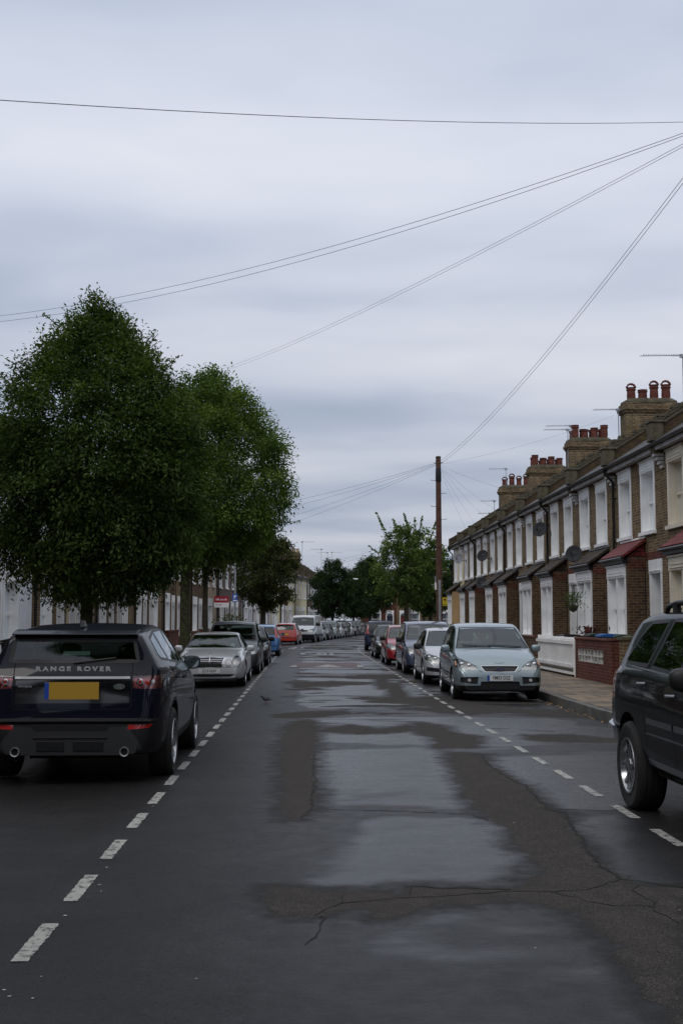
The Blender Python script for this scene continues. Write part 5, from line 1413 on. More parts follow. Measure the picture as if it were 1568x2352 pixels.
# details particular to one model -------------------------------------------------
def on(C, view, a, b):
    for k in range(40):
        q = abs(a) if view in ('front', 'rear') else a
        r = hit(C['bvh'], view, q * (1 - .01 * k) + 1e-4, b)[0]
        if r is not None: return Vector((r.x, -r.y if a < 0 and q != a else r.y, r.z))
    print('MISS', view, a, b); return Vector((0, 0, 0))
C = MODELS['evoque']; root = C['root']
sp = MB(); sp.prism([(-1.80, 1.556), (-1.95, 1.545), (-2.075, 1.512), (-2.08, 1.50), (-1.98, 1.495), (-1.82, 1.49)], 'y', -.63, .63)
sp.build('roof_spoiler', P_NAVY, root, bevel=.01)
text_obj('RANGE ROVER', .062, pbr('satin silver letters', (0.55, 0.56, 0.58), 0.5), root, on(C, 'rear', 0.0, 1.158) + Vector((-.008, 0, 0)), 'rear', .004, .0025, 1.35, name='tailgate_lettering', tilt=R(-14), sp=1.45)
plate(root, on(C, 'rear', 0, .945).x - .012, .945, 'rear', '', pbr('dull yellow number plate', (0.40, 0.235, 0.02), 0.5), w=.54, h=.17)
for s in (1, -1):
    e = MB(); e.lathe([(.036, .05), (.036, -.03), (.046, -.035), (.048, -.02), (.048, .05)], (-2.19, s * .54, .345), 'x', 18); e.cur = 1; e.lathe([(.035, -.012), (.035, -.010)], (-2.19, s * .54, .345), 'x', 18)
    e.build('exhaust_pipe', [M['galv'], M['void']], root, smooth=40)
    for (yy, zz, rr_, m) in ((.672, 1.03, .034, M['chrome']), (.672, 1.03, .020, M['red_lens']), (.745, 1.015, .028, M['red_lens']), (.80, 1.03, .022, M['clear_lens'])):
        p = on(C, 'rear', yy, zz); l = MB(); l.lathe([(rr_, -.004 - (.004 if rr_ < .033 else 0)), (rr_ * .8, -.012 - (.004 if rr_ < .033 else 0))], (p.x + .012, s * yy, zz), 'x', 14); l.build('tail_lamp_element', m, root, smooth=40)
for (y0_, y1_, z0_, z1_, dx) in ((-.37, .37, .475, .49, .014), (-.33, -.03, .35, .45, .010), (.06, .33, .35, .45, .010)):
    xr_ = on(C, 'rear', (y0_ + y1_) / 2, (z0_ + z1_) / 2).x; e = MB(); e.box(xr_ - dx, xr_ + .01, y0_, y1_, z0_, z1_); e.build('skid_panel_rib', M['plastic'], root, bevel=.006)
e = MB(); x_ = on(C, 'rear', 0, .61).x; e.prism([(x_ - .02, .632), (x_ - .03, .65), (x_ + .02, .668), (x_ + .02, .632)], 'y', -.80, .80); e.build('bumper_step', M['plastic'], root, bevel=.01)
p = on(C, 'rear', -.47, .985); e = MB(); n = 20
e.prism([(-.47 + .055 * math.cos(2 * math.pi * k / n), .985 + .028 * math.sin(2 * math.pi * k / n)) for k in range(n)], 'x', p.x - .012, p.x + .01)
e.cur = 1; e.prism([(-.47 + .047 * math.cos(2 * math.pi * k / n), .985 + .021 * math.sin(2 * math.pi * k / n)) for k in range(n)], 'x', p.x - .014, p.x - .0119)
bd = e.build('oval_badge', [M['chrome'], pbr('badge green', (0.02, 0.06, 0.04), 0.3)], root)
text_obj('LAND\nROVER', .016, M['chrome'], bd, (p.x - .0145, -.47, .985), 'rear', .001, .001, 1.2)
text_obj('evoque', .036, M['hub_cap'], root, (on(C, 'rear', .47, .99).x - .004 + .0, .47, .99), 'rear', .002, .001, 1.3, name='badge_lettering')
st = MB(); st.quad((-2.0, .12, 1.335), (-2.0, -.15, 1.335), (-2.015, -.15, 1.295), (-2.015, .12, 1.295)); st.build('window_sticker', M['paper'], root, fix=False)
w = MB(); w.tube([on(C, 'rear', 0, 1.22) + Vector((-.02, 0, 0)), on(C, 'rear', -.25, 1.25) + Vector((-.02, 0, 0)), on(C, 'rear', -.42, 1.27) + Vector((-.02, 0, 0))], .008, 5); w.build('rear_wiper', M['trim'], root)
a = MB(); a.prism([(-1.45, 1.59), (-1.62, 1.65), (-1.66, 1.58)], 'y', -.02, .02); a.build('roof_aerial', P_NAVY, root)
C = MODELS['coupe']; root = C['root']
plate(root, on(C, 'front', 0, .415).x + .012, .415, 'front', 'S219 HDV', M['plate_w'], band=False)
n = 24; c = on(C, 'front', 0, .77)
e = MB(); e.tube([c + Vector((-.03, .038 * math.cos(2 * math.pi * k / n), .05 + .038 * math.sin(2 * math.pi * k / n))) for k in range(n + 1)], .004, 5, caps=False)
for k in range(3):
    a_ = math.pi / 2 + 2 * math.pi * k / 3; e.tube([c + Vector((-.03, 0, .05)), c + Vector((-.03, .038 * math.cos(a_), .05 + .038 * math.sin(a_)))], [.006, .002], 5)
e.build('bonnet_star', M['chrome'], root)
for s in (1, -1):
    for (yy, zz, ry, rz) in ((.655, .652, .102, .126), (.465, .612, .082, .092)):
        m_ = MB(); pts = [hit(C['bvh'], 'front', yy + ry * math.cos(2 * math.pi * k / 24), zz + rz * math.sin(2 * math.pi * k / 24))[0] for k in range(25)]
        m_.tube([(q.x, q.y * s, q.z) for q in pts], .006, 5, caps=False); m_.build('headlight_ring', M['trim'], root)
st = MB(); q = on(C, 'front', -.5, 1.03); st.quad((q.x - .03, .42, .99), (q.x - .03, .52, .99), (q.x - .06, .52, 1.05), (q.x - .06, .42, 1.05)); st.build('windscreen_disc', M['paper'], root, fix=False)
C = MODELS['cmax']; root = C['root']
plate(root, on(C, 'front', 0, .487).x + .012, .487, 'front', 'YM53 DSZ', M['plate_w'])
p = on(C, 'front', 0, .66); e = MB(); n = 24
e.prism([(.088 * math.cos(2 * math.pi * k / n), .668 + .036 * math.sin(2 * math.pi * k / n)) for k in range(n)], 'x', p.x - .02, p.x + .012)
e.cur = 1; e.prism([(.078 * math.cos(2 * math.pi * k / n), .668 + .028 * math.sin(2 * math.pi * k / n)) for k in range(n)], 'x', p.x + .0121, p.x + .015)
bd = e.build('oval_badge', [M['chrome'], pbr('badge blue', (0.012, 0.03, 0.11), 0.3)], root)
text_obj('Ford', .045, M['chrome'], bd, (p.x + .0165, 0, .668), 'front', .001, .001, 1.1)
w = MB()
for (a_, b_) in (((.62, 1.085), (-.10, 1.115)), ((-.02, 1.09), (-.62, 1.12))):
    pts = [on(C, 'front', a_[0] + (b_[0] - a_[0]) * t, a_[1] + (b_[1] - a_[1]) * t) + Vector((.015, 0, .01)) for t in (0, .25, .5, .75, 1)]
    w.tube(pts, .009, 5)
w.build('windscreen_wipers', M['trim'], root)
a = MB(); a.tube([(-.1, 0, 1.585), (-.25, 0, 1.72)], [.006, .003], 5); a.build('roof_aerial', M['trim'], root)
for s in (1, -1):
    for (yy, zz) in ((.60, .72), (.74, .745)):
        l = MB(); l.lathe([(.052, 0), (.046, .004), (.02, .008)], (on(C, 'front', yy, zz).x - .033, s * yy, zz), 'x', 16); l.build('lamp_bowl', M['chrome'], root, smooth=40)
    l = MB(); l.lathe([(.035, 0), (.03, .008)], (on(C, 'front', .62, .44).x - .03, s * .62, .44), 'x', 14); l.build('fog_lamp', M['clear_lens'], root, smooth=40)
    l = MB(); l.tube([on(C, 'front', .855, .72) * 1 if s > 0 else Vector((on(C, 'front', .855, .72).x, -on(C, 'front', .855, .72).y, .72)), (on(C, 'front', .855, .80).x, s * on(C, 'front', .855, .80).y, .80)], .02, 6); l.build('indicator', M['amber_lens'], root, smooth=60)
dd = MB(); dd.tube([(.35, -.02, 1.40), (.36, -.02, 1.30)], .004, 4); dd.lathe([(.002, .045), (.03, .02), (.032, -.02), (.002, -.045)], (.36, -.02, 1.26), 'z', 10); dd.build('mirror_charm', M['paper'], root)
C = MODELS['astra']; root = C['root']
plate(root, on(C, 'front', 0, .53).x + .012, .53, 'front', '', M['plate_w'])
for s in (1, -1):
    for (yy, zz) in ((.58, .665), (.72, .70)):
        l = MB(); l.lathe([(.05, 0), (.045, .004), (.02, .008)], (on(C, 'front', yy, zz).x - .033, s * yy, zz), 'x', 16); l.build('lamp_bowl', M['chrome'], root, smooth=40)
C = MODELS['jeep']; root = C['root']
for s in (1, -1):
    r_ = MB(); r_.tube([(.35, s * .60, 1.665), (.25, s * .60, 1.735), (-.4, s * .615, 1.755), (-.95, s * .61, 1.75), (-1.2, s * .60, 1.725), (-1.27, s * .6, 1.67)], [.02, .024, .024, .024, .024, .02], 8)
    for x in (-.45, -.95): r_.box(x - .05, x + .05, s * .61 - .02, s * .61 + .02, 1.66, 1.75)
    r_.build('roof_rail', M['trim'], root, smooth=50)
bp = MB()
for s in (1, -1):
    pts = [(-1.86, s * .925, .66), (-2.05, s * .90, .67), (-2.22, s * .82, .68), (-2.31, s * .70, .68)]
    bp.tube(pts, [.02, .04, .05, .05], 8)
bp.tube([(-2.31, -.70, .68), (-2.33, 0, .68), (-2.31, .70, .68)], .05, 8)
bp.build('rear_bumper', pbr('dull silver bumper', (0.16, 0.18, 0.21), 0.25, 0.5, coat=1), root, smooth=60)
for nm in ('mpv', 'hatch', 'van'):
    C = MODELS[nm]; root = C['root']
    zf, zr = {'mpv': (.52, .72), 'hatch': (.48, .70), 'van': (.68, .62)}[nm]
    plate(root, on(C, 'front', 0, zf).x + .012, zf, 'front', '', M['plate_w'])
    if nm != 'van': plate(root, on(C, 'rear', 0, zr).x - .012, zr, 'rear', '', M['plate_y'])
for C in MODELS.values():
    for o in tree_of(C['root']): KIDS[o] = list(o.children)
def put_car(model, Y, X, facing, label, paint=None, group='cars parked along the kerb', off=None, skew=0.0, cat='car'):
    """X or (for the bend) offset from the middle line; facing 'away' or 'here'"""
    C = MODELS[model]; o = copy_tree(C['root'])
    t = 0.0
    if off is not None: p = rp(Y, off); X, Y = p.x, p.y; t = -th(Y)
    o.location = (X, Y, -.03); o.rotation_euler = (0, 0, (R(90) if facing == 'away' else R(-90)) + t + skew)
    if paint and paint != C['paint']: swap(o, C['paint'], paint)
    tag(o, label, cat, group); o.name = C['name']
    return o
left, right = 'cars parked along the kerb on the tree side', 'cars parked along the kerb on the telegraph pole side'
put_car('evoque', 14.35, -2.36, 'away', 'very dark navy luxury off-roader seen from behind with blank yellow number plate', group=left, skew=R(.3))
put_car('coupe', 31.75, -2.36, 'here', 'silver coupe with four round headlights facing the camera', group=left)
put_car('mpv', 38.2, -2.28, 'here', 'charcoal people carrier parked right behind the silver coupe', P_CHAR, group=left)
put_car('astra', 44.8, -2.2, 'here', 'dark grey hatchback between the charcoal people carrier and the mid blue hatchback', P_CHAR, group=left)
put_car('hatch', 56.6, -2.02, 'away', 'mid blue small hatchback seen from behind, yellow rear plate', P_BLUE, group=left)
put_car('hatch', 82.6, 0, 'away', 'orange red estate seen from behind in front of the white van', P_ORANGE, off=-3.25, group=left)
put_car('van', 90.5, 0, 'here', 'white van facing the camera behind the orange red estate', off=-3.05, group=left, cat='van')
seq = [('hatch', P_SILVER, 'silver hatchback just behind the white van'), ('astra', P_CHAR, 'charcoal hatchback, second behind the white van'), ('mpv', P_GREEN, 'grey green people carrier, third behind the white van'), ('astra', P_SILVER, 'silver hatchback, fourth behind the white van'),
       ('mpv', P_BLACK, 'black people carrier, fifth behind the white van'), ('hatch', P_WHITE, 'white hatchback, sixth behind the white van'), ('astra', P_BLACK, 'black hatchback, seventh behind the white van'), ('mpv', P_CHAR, 'charcoal people carrier, eighth behind the white van'),
       ('astra', P_NAVY, 'dark navy hatchback, ninth behind the white van'), ('hatch', P_CHAR, 'charcoal small hatchback, last visible of the row behind the white van')]
yy = 96.3
for m, p, lab in seq:
    put_car(m, yy, 0, 'here', lab, p, off=-3.1, group=left, skew=random.uniform(-.01, .01)); yy += 5.15
jp = put_car('jeep', 9.12, 3.74, 'here', 'big black off-roader with roof rails nearest the camera, cut by the frame edge', group=right)
jp.scale = (1, 1, 1.025)
put_car('cmax', 26.45, 3.96, 'here', 'pale blue-green people carrier with oval grille badge facing the camera', group=right, skew=R(-1.2))
put_car('astra', 32.45, 3.87, 'here', 'bright silver hatchback just behind the pale blue-green people carrier', group=right, skew=R(-.6))
put_car('mpv', 38.6, 3.86, 'here', 'slate blue people carrier behind the bright silver hatchback', group=right)
put_car('hatch', 45.5, 3.72, 'here', 'bright red small hatchback facing the camera behind the slate blue people carrier', group=right)
put_car('astra', 53.4, 3.80, 'here', 'grey hatchback with pale door mirrors behind the bright red small hatchback', P_CHAR, group=right)
put_car('mpv', 67.6, 0, 'away', 'dark blue people carrier seen from behind, last before the bend', P_DKBLUE, off=3.25, group=right)
for C in MODELS.values(): discard(C['root'])
KIDS.clear()
# ------------------------------------------------------------------ trees
def leaf_mesh(name, mat, parent, C, S, size, seed=0, droop=.3, squash=1.0, ratio=.5, tone=None):
    """C: leaf centres (N,3); S: clump outward directions (N,3)"""
    g = np.random.default_rng(seed); n = len(C)
    d = g.normal(size=(n, 3)) * .8; d[:, 2] = d[:, 2] * .6 - droop; d = d * .8 + S * .6; d /= np.linalg.norm(d, axis=1)[:, None]
    nn = g.normal(size=(n, 3)) * .6 + np.array([0, 0, .8]); s = np.cross(d, nn); s /= np.linalg.norm(s, axis=1)[:, None] + 1e-9
    L = size * g.uniform(.65, 1.3, n)[:, None]; Wd = L * ratio * .5
    up = np.cross(s, d) * L * .12
    V = np.stack([C - d * L * .5, C + s * Wd + up, C + d * L * .5, C - s * Wd + up], 1).reshape(-1, 3)
    me = bpy.data.meshes.new(name)
    me.vertices.add(4 * n); me.vertices.foreach_set('co', V.astype(np.float32).ravel())
    me.loops.add(4 * n); me.loops.foreach_set('vertex_index', np.arange(4 * n, dtype=np.int32))
    me.polygons.add(n); me.polygons.foreach_set('loop_start', np.arange(0, 4 * n, 4, dtype=np.int32))
    try: me.polygons.foreach_set('loop_total', np.full(n, 4, dtype=np.int32))
    except Exception: pass
    me.update(calc_edges=True); me.validate()
    at = me.attributes.new('tone', 'FLOAT', 'POINT'); at.data.foreach_set('value', np.repeat(tone if tone is not None else np.full(n, .5), 4).astype(np.float32))
    me.materials.append(mat)
    o = bpy.data.objects.new(name, me); col.objects.link(o); o.parent = parent
    return o
def tree(label, loc, prof, clumps, per, leaf, mat, trunk_r, fork_z, seed, bark=None, group='street trees along the kerb', csize=.28, lean=(0, 0), off=(0, 0), shoots=(), ratio=.5, inner=.25, squash=1.0, name='street_tree', droop=.3):
    """prof: crown outline [(z, radius)] from the bottom up"""
    g = np.random.default_rng(seed); rd = random.Random(seed)
    root = empty(name, loc)
    Z = np.array([p[0] for p in prof]); Rr = np.array([p[1] for p in prof])
    z0, z1 = Z[0], Z[-1]
    nl = 26; lob = [(rd.uniform(0, 6.28), rd.uniform(z0, z1), rd.uniform(-.22, .13)) for _ in range(nl)]
    zs = g.uniform(z0, z1, clumps * 3); w = np.interp(zs, Z, Rr); keep = g.uniform(0, w.max(), len(zs)) < w + .15; zs = zs[keep][:clumps]; n = len(zs)
    a = g.uniform(0, 2 * math.pi, n); rr = np.interp(zs, Z, Rr)
    f = np.where(g.uniform(size=n) < inner, g.uniform(.15, .7, n), g.uniform(.74, 1.02, n))
    for (la, lz, amp) in lob:
        da = np.angle(np.exp(1j * (a - la))); f = f * (1 + amp * np.exp(-(da / .38) ** 2 - ((zs - lz) / (.10 * (z1 - z0))) ** 2))
    C = np.stack([off[0] + rr * f * np.cos(a), off[1] + rr * f * np.sin(a) * squash, zs], 1)
    ct = np.array([off[0], off[1], (z0 + z1) / 2]); out = C - ct; out /= np.linalg.norm(out, axis=1)[:, None]
    m = (per * g.uniform(.5, 1.5, n)).astype(int); idx = np.repeat(np.arange(n), m)
    # each clump is a short drooping spray
    ax = g.normal(size=(n, 3)) * .7 + out; ax[:, 2] -= .15; ax /= np.linalg.norm(ax, axis=1)[:, None]
    t = g.uniform(-1, 1, len(idx))[:, None]
    P = C[idx] + ax[idx] * t * csize + g.normal(size=(len(idx), 3)) * csize * np.array([.42, .42, .36])
    S = out[idx] * .5 + ax[idx] * .9
    tone = np.clip(g.normal(.5, .22, n)[idx] + .12 * (t[:, 0]), 0, 1)
    for (sx, sy, sz, ex, ey, ez, k) in shoots:                    # long leafy shoots that break the outline
        tt = np.repeat(np.linspace(0, 1, k), 5)[:, None]
        Q = np.array([sx, sy, sz]) * (1 - tt) + np.array([ex, ey, ez]) * tt + g.normal(size=(len(tt), 3)) * .05 * (1.5 - tt)
        P = np.vstack([P, Q]); S = np.vstack([S, np.tile([0, 0, .4], (len(tt), 1))]); tone = np.concatenate([tone, np.full(len(tt), .8)])
    leaf_mesh('crown', mat, root, P, S, leaf, seed, ratio=ratio, droop=droop, tone=tone)
    tb = MB(); r0 = trunk_r
    mid = (lean[0] * .5, lean[1] * .5)
    tb.tube([(0, 0, -.1), (0.02, 0, .25), (mid[0], mid[1], fork_z * .6), (lean[0], lean[1], fork_z)], [r0 * 1.35, r0 * 1.08, r0 * .95, r0 * .9], 12)
    top = Vector((lean[0], lean[1], fork_z))
    nb = 7
    for i in range(nb):
        an = 2 * math.pi * i / nb + rd.uniform(-.4, .4); k = rd.uniform(.55, .85); zt = z0 + (z1 - z0) * rd.uniform(.35, .95); rr_ = float(np.interp(zt, Z, Rr)) * k
        e = Vector((off[0] + rr_ * math.cos(an), off[1] + rr_ * math.sin(an) * squash, zt)); m1 = top.lerp(e, .4) + Vector((0, 0, .25)); m2 = top.lerp(e, .75) + Vector((0, 0, .15))
        tb.tube([top - Vector((0, 0, .15)), m1, m2, e], [r0 * .55, r0 * .35, r0 * .2, .012], 7)
        for j in range(4):
            q = m1.lerp(e, rd.uniform(.1, .9)); d = Vector((rd.gauss(0, 1), rd.gauss(0, 1), rd.gauss(.3, .5))).normalized() * rd.uniform(.4, 1.0) * (z1 - z0) * .16
            tb.tube([q, q + d * .5 + Vector((0, 0, .05)), q + d], [r0 * .14, r0 * .09, .006], 5)
    for (sx, sy, sz, ex, ey, ez, k) in shoots: tb.tube([(sx, sy, sz), ((sx + ex) / 2, (sy + ey) / 2, (sz + ez) / 2), (ex, ey, ez)], [.015, .01, .004], 5)
    tb.build('trunk', bark or M['bark'], root, smooth=60)
    tag(root, label, 'tree', group)
    return root
# the big near tree
tree('large dark bushy tree with feathery leaves rising behind the navy off-roader', (-4.05, 22.3, .12),
     [(2.0, .6), (2.3, 1.45), (2.85, 1.9), (3.9, 2.08), (4.9, 1.98), (5.5, 1.70), (6.15, 1.25), (6.7, .80), (7.1, .42), (7.36, .12)], 1000, 125, .088, M['leaf_a'], .125, 2.3, 5, M['bark_moss'], csize=.30, off=(.12, 0),
     shoots=((.05, 0, 7.2, -.05, 0, 7.65, 8), (.5, 0, 6.7, .75, .1, 7.0, 6), (-1.5, 0, 5.9, -1.85, 0, 6.25, 6), (1.3, 0, 6.2, 1.62, 0, 6.45, 6), (-.6, 0, 7.0, -.9, 0, 7.25, 6), (1.0, 0, 6.7, 1.2, 0, 6.95, 6)), ratio=.42)
tree('tall fresh green tree behind the dark bushy one, above the silver coupe', (-3.98, 39.5, .12),
     [(3.4, .8), (3.9, 1.8), (4.7, 2.5), (5.7, 2.8), (6.9, 2.7), (7.8, 2.3), (8.7, 1.6), (9.3, .85), (9.6, .3)], 950, 115, .10, M['leaf_b'], .17, 3.2, 9, M['bark_moss'], csize=.34, off=(.62, 0),
     shoots=((2.6, 0, 4.7, 3.75, 0, 4.75, 14), (.9, 0, 9.2, 1.0, 0, 9.75, 7), (2.8, 0, 6.9, 3.3, 0, 7.3, 8), (-.6, 0, 9.2, -.9, 0, 9.6, 6)), ratio=.55)
def tp(Y, off): p = rp(Y, off); return (p.x, p.y, .12)
tree('dull olive tree standing beyond the tall grey street lamp', tp(82, -4.9), [(2.3, .6), (2.8, 1.6), (4.0, 2.25), (5.4, 2.25), (6.6, 1.75), (7.5, .9), (8.0, .3)], 420, 60, .17, M['leaf_c'], .17, 2.6, 14, csize=.34, off=(.1, 0), inner=.35)
tree('slim dark tree trunk with sparse crown between the fresh green tree and estate agent board', tp(47, -4.62), [(3.2, .5), (3.8, 1.1), (4.8, 1.4), (6.0, 1.1), (6.9, .4)], 160, 60, .14, M['leaf_c'], .10, 3.2, 17, csize=.3)
tree('dense dark rounded tree at the bend, left of the pair in the street middle', tp(124, -4.6), [(2.0, .8), (2.6, 1.9), (4.0, 2.35), (5.6, 2.1), (6.8, 1.4), (7.6, .5)], 420, 52, .21, M['leaf_d'], .16, 2.2, 21, csize=.38, inner=.4)
tree('dense dark rounded tree at the bend, further of the pair in the street middle', tp(146, -4.4), [(1.9, .9), (2.6, 1.9), (4.0, 2.3), (5.4, 2.0), (6.6, 1.2), (7.2, .4)], 340, 50, .22, M['leaf_d'], .16, 2.2, 22, csize=.4, inner=.4)
tree('broad dusky tree at the very end of the street before the brick houses', (8.6, 163, 0), [(2.4, 1.2), (3.2, 2.6), (5.0, 3.3), (7.0, 3.1), (8.6, 2.2), (9.7, .9), (10.2, .3)], 520, 52, .26, M['leaf_d'], .2, 2.6, 23, csize=.5, inner=.4)
tree('fresh green tree with long straggling shoots beside the far telegraph pole', tp(86, 4.75), [(2.7, .8), (3.3, 2.0), (4.4, 2.7), (5.6, 2.75), (6.8, 2.2), (7.8, 1.4), (8.2, .5)], 300, 46, .19, M['leaf_e'], .16, 2.7, 25, csize=.36, inner=.35, off=(.2, 0),
     shoots=((-1.2, 0, 7.2, -2.1, 0, 9.2, 22), (.2, 0, 8.0, -.1, 0, 9.1, 14), (1.0, 0, 7.6, 1.2, 0, 8.9, 14), (-1.9, 0, 6.2, -2.6, 0, 6.8, 10), (1.7, 0, 7.0, 2.2, 0, 8.6, 16), (-.6, 0, 7.9, -.9, 0, 8.7, 10), (2.2, 0, 6.0, 3.3, 0, 6.9, 14), (2.3, 0, 4.7, 4.3, 0, 5.1, 14), (-2.2, 0, 5.2, -2.9, 0, 5.8, 8), (.7, 0, 7.9, .65, 0, 8.8, 10)), ratio=.7)
tree('dark green tree in the side road behind the yellow sign', (9.9, 96, 0), [(2.2, .8), (3.0, 2.0), (4.6, 2.6), (6.0, 2.1), (7.0, .8)], 320, 50, .22, M['leaf_d'], .15, 2.4, 27, csize=.4, inner=.4)
tree('mid green tree far down on the pole side behind the straggling one', tp(120, 5.0), [(2.6, 1.0), (3.6, 2.4), (5.4, 2.9), (7.0, 2.2), (8.2, .8)], 320, 50, .24, M['leaf_b'], .16, 2.6, 28, csize=.45, inner=.4)

# ------------------------------------------------------------------ poles, wires, lamps, signs
def tele_pole(x, y, h, label, steps=True):
    root = empty('telegraph_pole', (x, y, .1))
    p = MB(); p.tube([(0, 0, -.2), (0, 0, h * .5), (0, 0, h)], [.135, .12, .10], 14); p.build('pole', M['wood_pole'], root, smooth=50)
    c = MB(); c.lathe([(.105, h - 1.0), (.118, h - .95), (.112, h - .6), (.105, h - .45)], (0, 0, 0), 'z', 14); c.lathe([(.11, h - .02), (.11, h + .02), (.02, h + .05)], (0, 0, 0), 'z', 14); c.build('pole_cap', M['trim'], root, smooth=50)
    s = MB()
    for i in range(9):
        z = 2.9 + i * .52; d = 1 if i % 2 else -1
        if z > h - .8: break
        s.tube([(d * .09, 0, z), (d * .30, 0, z + .01), (d * .30, 0, z + .05)], .012, 5)
    s.build('step_irons', M['galv'], root)
    b = MB()
    for k in range(8):
        a = 2 * math.pi * k / 8; b.tube([(.1 * math.cos(a), .1 * math.sin(a), h - .25), (.19 * math.cos(a), .19 * math.sin(a), h - .22)], .012, 5)
    b.build('cable_hooks', M['galv'], root)
    d = MB(); d.box(-.05, .05, -.17, -.10, 0, 3.1); d.build('cable_guard', M['galv'], root)
    lb = MB(); lb.box(-.17, -.11, -.05, .07, 2.72, 3.0); lb.build('pole_label', M['white'], root)
    return tag(root, label, 'telegraph pole', 'telegraph poles')
PX1, PY1, PH1 = 5.23, 47.2, 8.0
tele_pole(PX1, PY1, PH1, 'tall brown telegraph pole with step irons beside the brick terrace')
q = rp(92, 4.75); tele_pole(q.x, q.y, 8.0, 'distant brown telegraph pole behind the straggling green tree')
PX0, PY0, PH0 = 5.25, 15.2, 7.9
def dirpt(px, py, X):              # a point of the photo at sideways position X
    d = _cm @ Vector(((px - 784) / 1568 / FPX, -(py - 1176) / 1568 / FPX, -1)); t = X / d.x
    return (d.x * t, d.y * t, CAM_H + d.z * t)
PX0, PY0, PH0 = dirpt(1646, 277, 5.25)
tele_pole(PX0, PY0, PH0 + .15, 'near telegraph pole just outside the frame carrying the converging cables')
def wire(a, b, sag, r, label, grp=None):
    a, b = Vector(a), Vector(b); n = 24
    pts = [a.lerp(b, i / n) - Vector((0, 0, 4 * sag * (i / n) * (1 - i / n))) for i in range(n + 1)]
    m = MB(); m.tube(pts, r * .55, 5)
    o = m.build('overhead_cable', M['cable'], None, smooth=60)
    return tag(o, label, 'cable', grp or 'overhead telephone cables')
T0 = (PX0, PY0, PH0 + .0); T1 = (PX1, PY1, PH1 - .12)
def dirpt(px, py, X):              # a point of the photo at sideways position X
    d = _cm @ Vector(((px - 784) / 1568 / FPX, -(py - 1176) / 1568 / FPX, -1)); t = X / d.x
    return (d.x * t, d.y * t, CAM_H + d.z * t)
def ext(T, px, py, X, Xend, sag):
    """far end of a sagging cable from T that crosses the picture point (px, py) where X = given"""
    p = Vector(dirpt(px, py, X)); T = Vector(T); f = (X - T.x) / (Xend - T.x)
    e = T + (p + Vector((0, 0, 4 * sag * f * (1 - f))) - T) / f
    return e
wire(T0, ext(T0, 0, 229, -2.3, -7.6, .26), .26, .0062, 'single black cable crossing high above the whole street')
wire(T0, ext(T0, 0, 725, -6.9, -7.72, .42), .42, .007, 'upper cable of the pair passing just over the bushy near tree', 'pair of cables over the near tree')
wire((PX0, PY0, PH0 - .03), ext(T0, 0, 738, -6.9, -7.72, .46), .46, .007, 'lower cable of the pair passing just over the bushy near tree', 'pair of cables over the near tree')
wire((PX0, PY0, PH0 - .06), ext(T0, 493, 852, -4.0, -7.72, .55), .55, .006, 'upper cable of the pair reaching the top of the fresh green tree', 'pair of cables over the second tree')
wire((PX0, PY0, PH0 - .10), ext(T0, 515, 850, -3.6, -7.72, .55), .55, .006, 'lower cable of the pair reaching the top of the fresh green tree', 'pair of cables over the second tree')
wire((PX0, PY0, PH0 - .15), T1, .42, .008, 'left cable of the pair strung between the two telegraph poles', 'pair of cables between the poles')
wire((PX0 + .03, PY0, PH0 - .18), (PX1 + .1, PY1, PH1 - .16), .42, .008, 'right cable of the pair strung between the two telegraph poles', 'pair of cables between the poles')
for i, (Ye, z) in enumerate(((57, 6.15), (62, 6.15), (70, 6.1), (76, 6.1))):
    e = rp(Ye, HL + .02, z); wire((PX1, PY1, PH1 - .1 - .03 * i), e, .35, .008, f'{ordn[i]} highest cable fanning from the brown pole across to the far tree-side houses', 'cables from the pole to the tree-side houses')
for i, (Ye, z, h) in enumerate(((43.4, 6.0, 0), (45.9, 7.4, 1), (52.5, 6.05, 0), (57, 6.05, 0), (61.5, 6.05, 0), (66, 6.05, 0))):
    wire((PX1, PY1, PH1 - .2), (HR - .05 if not h else 12.0, Ye, z if not h else 9.6), .18, .005, f'thin cable, {ordn[i]} nearest, dropping from the brown pole to the brick terrace', 'thin cables from the pole to the brick terrace')
for i in range(2): wire(rp(92, 4.75, 7.9 - .1 * i), rp(112 + 8 * i, HL, 6.1), .3, .01, f'far thin cable over the street bend, {"upper" if i == 0 else "lower"} of two', 'far thin cables over the bend')
def lamp_post(Y, off, h, arm, label):
    p = rp(Y, off); root = empty('street_lamp', (p.x, p.y, .12), -th(Y))
    m = MB(); m.lathe([(.10, 0), (.10, 1.3), (.085, 1.35), (.06, 1.5)], (0, 0, 0), 'z', 14); m.tube([(0, 0, 1.5), (0, 0, h - .4), (.06, 0, h - .12), (.3, 0, h), (arm, 0, h + .06)], [.06, .045, .042, .035, .03], 10); m.build('post', M['galv'], root, smooth=60)
    rounded_box('lamp_head', M['white'], root, (arm + .25, 0, h + .05), (.36, .14, .085), 2.6)
    g = MB(); g.box(arm + .0, arm + .5, -.10, .10, h - .045, h - .02); g.build('lamp_cover', M['clear_lens'], root)
    return tag(root, label, 'street lamp', 'street lamps')
L1 = lamp_post(66, -4.75, 6.0, 1.0, 'tall grey street lamp with white head next to the olive tree')
lamp_post(138, -4.75, 6.2, 1.0, 'distant street lamp poking out over the bend between dark trees')
def sign_board(root, name, mat, x0, x1, z0, z1, y=-.02, th_=.02):
    m = MB(); m.box(x0, x1, y - th_, y, z0, z1); return m.build(name, mat, root)
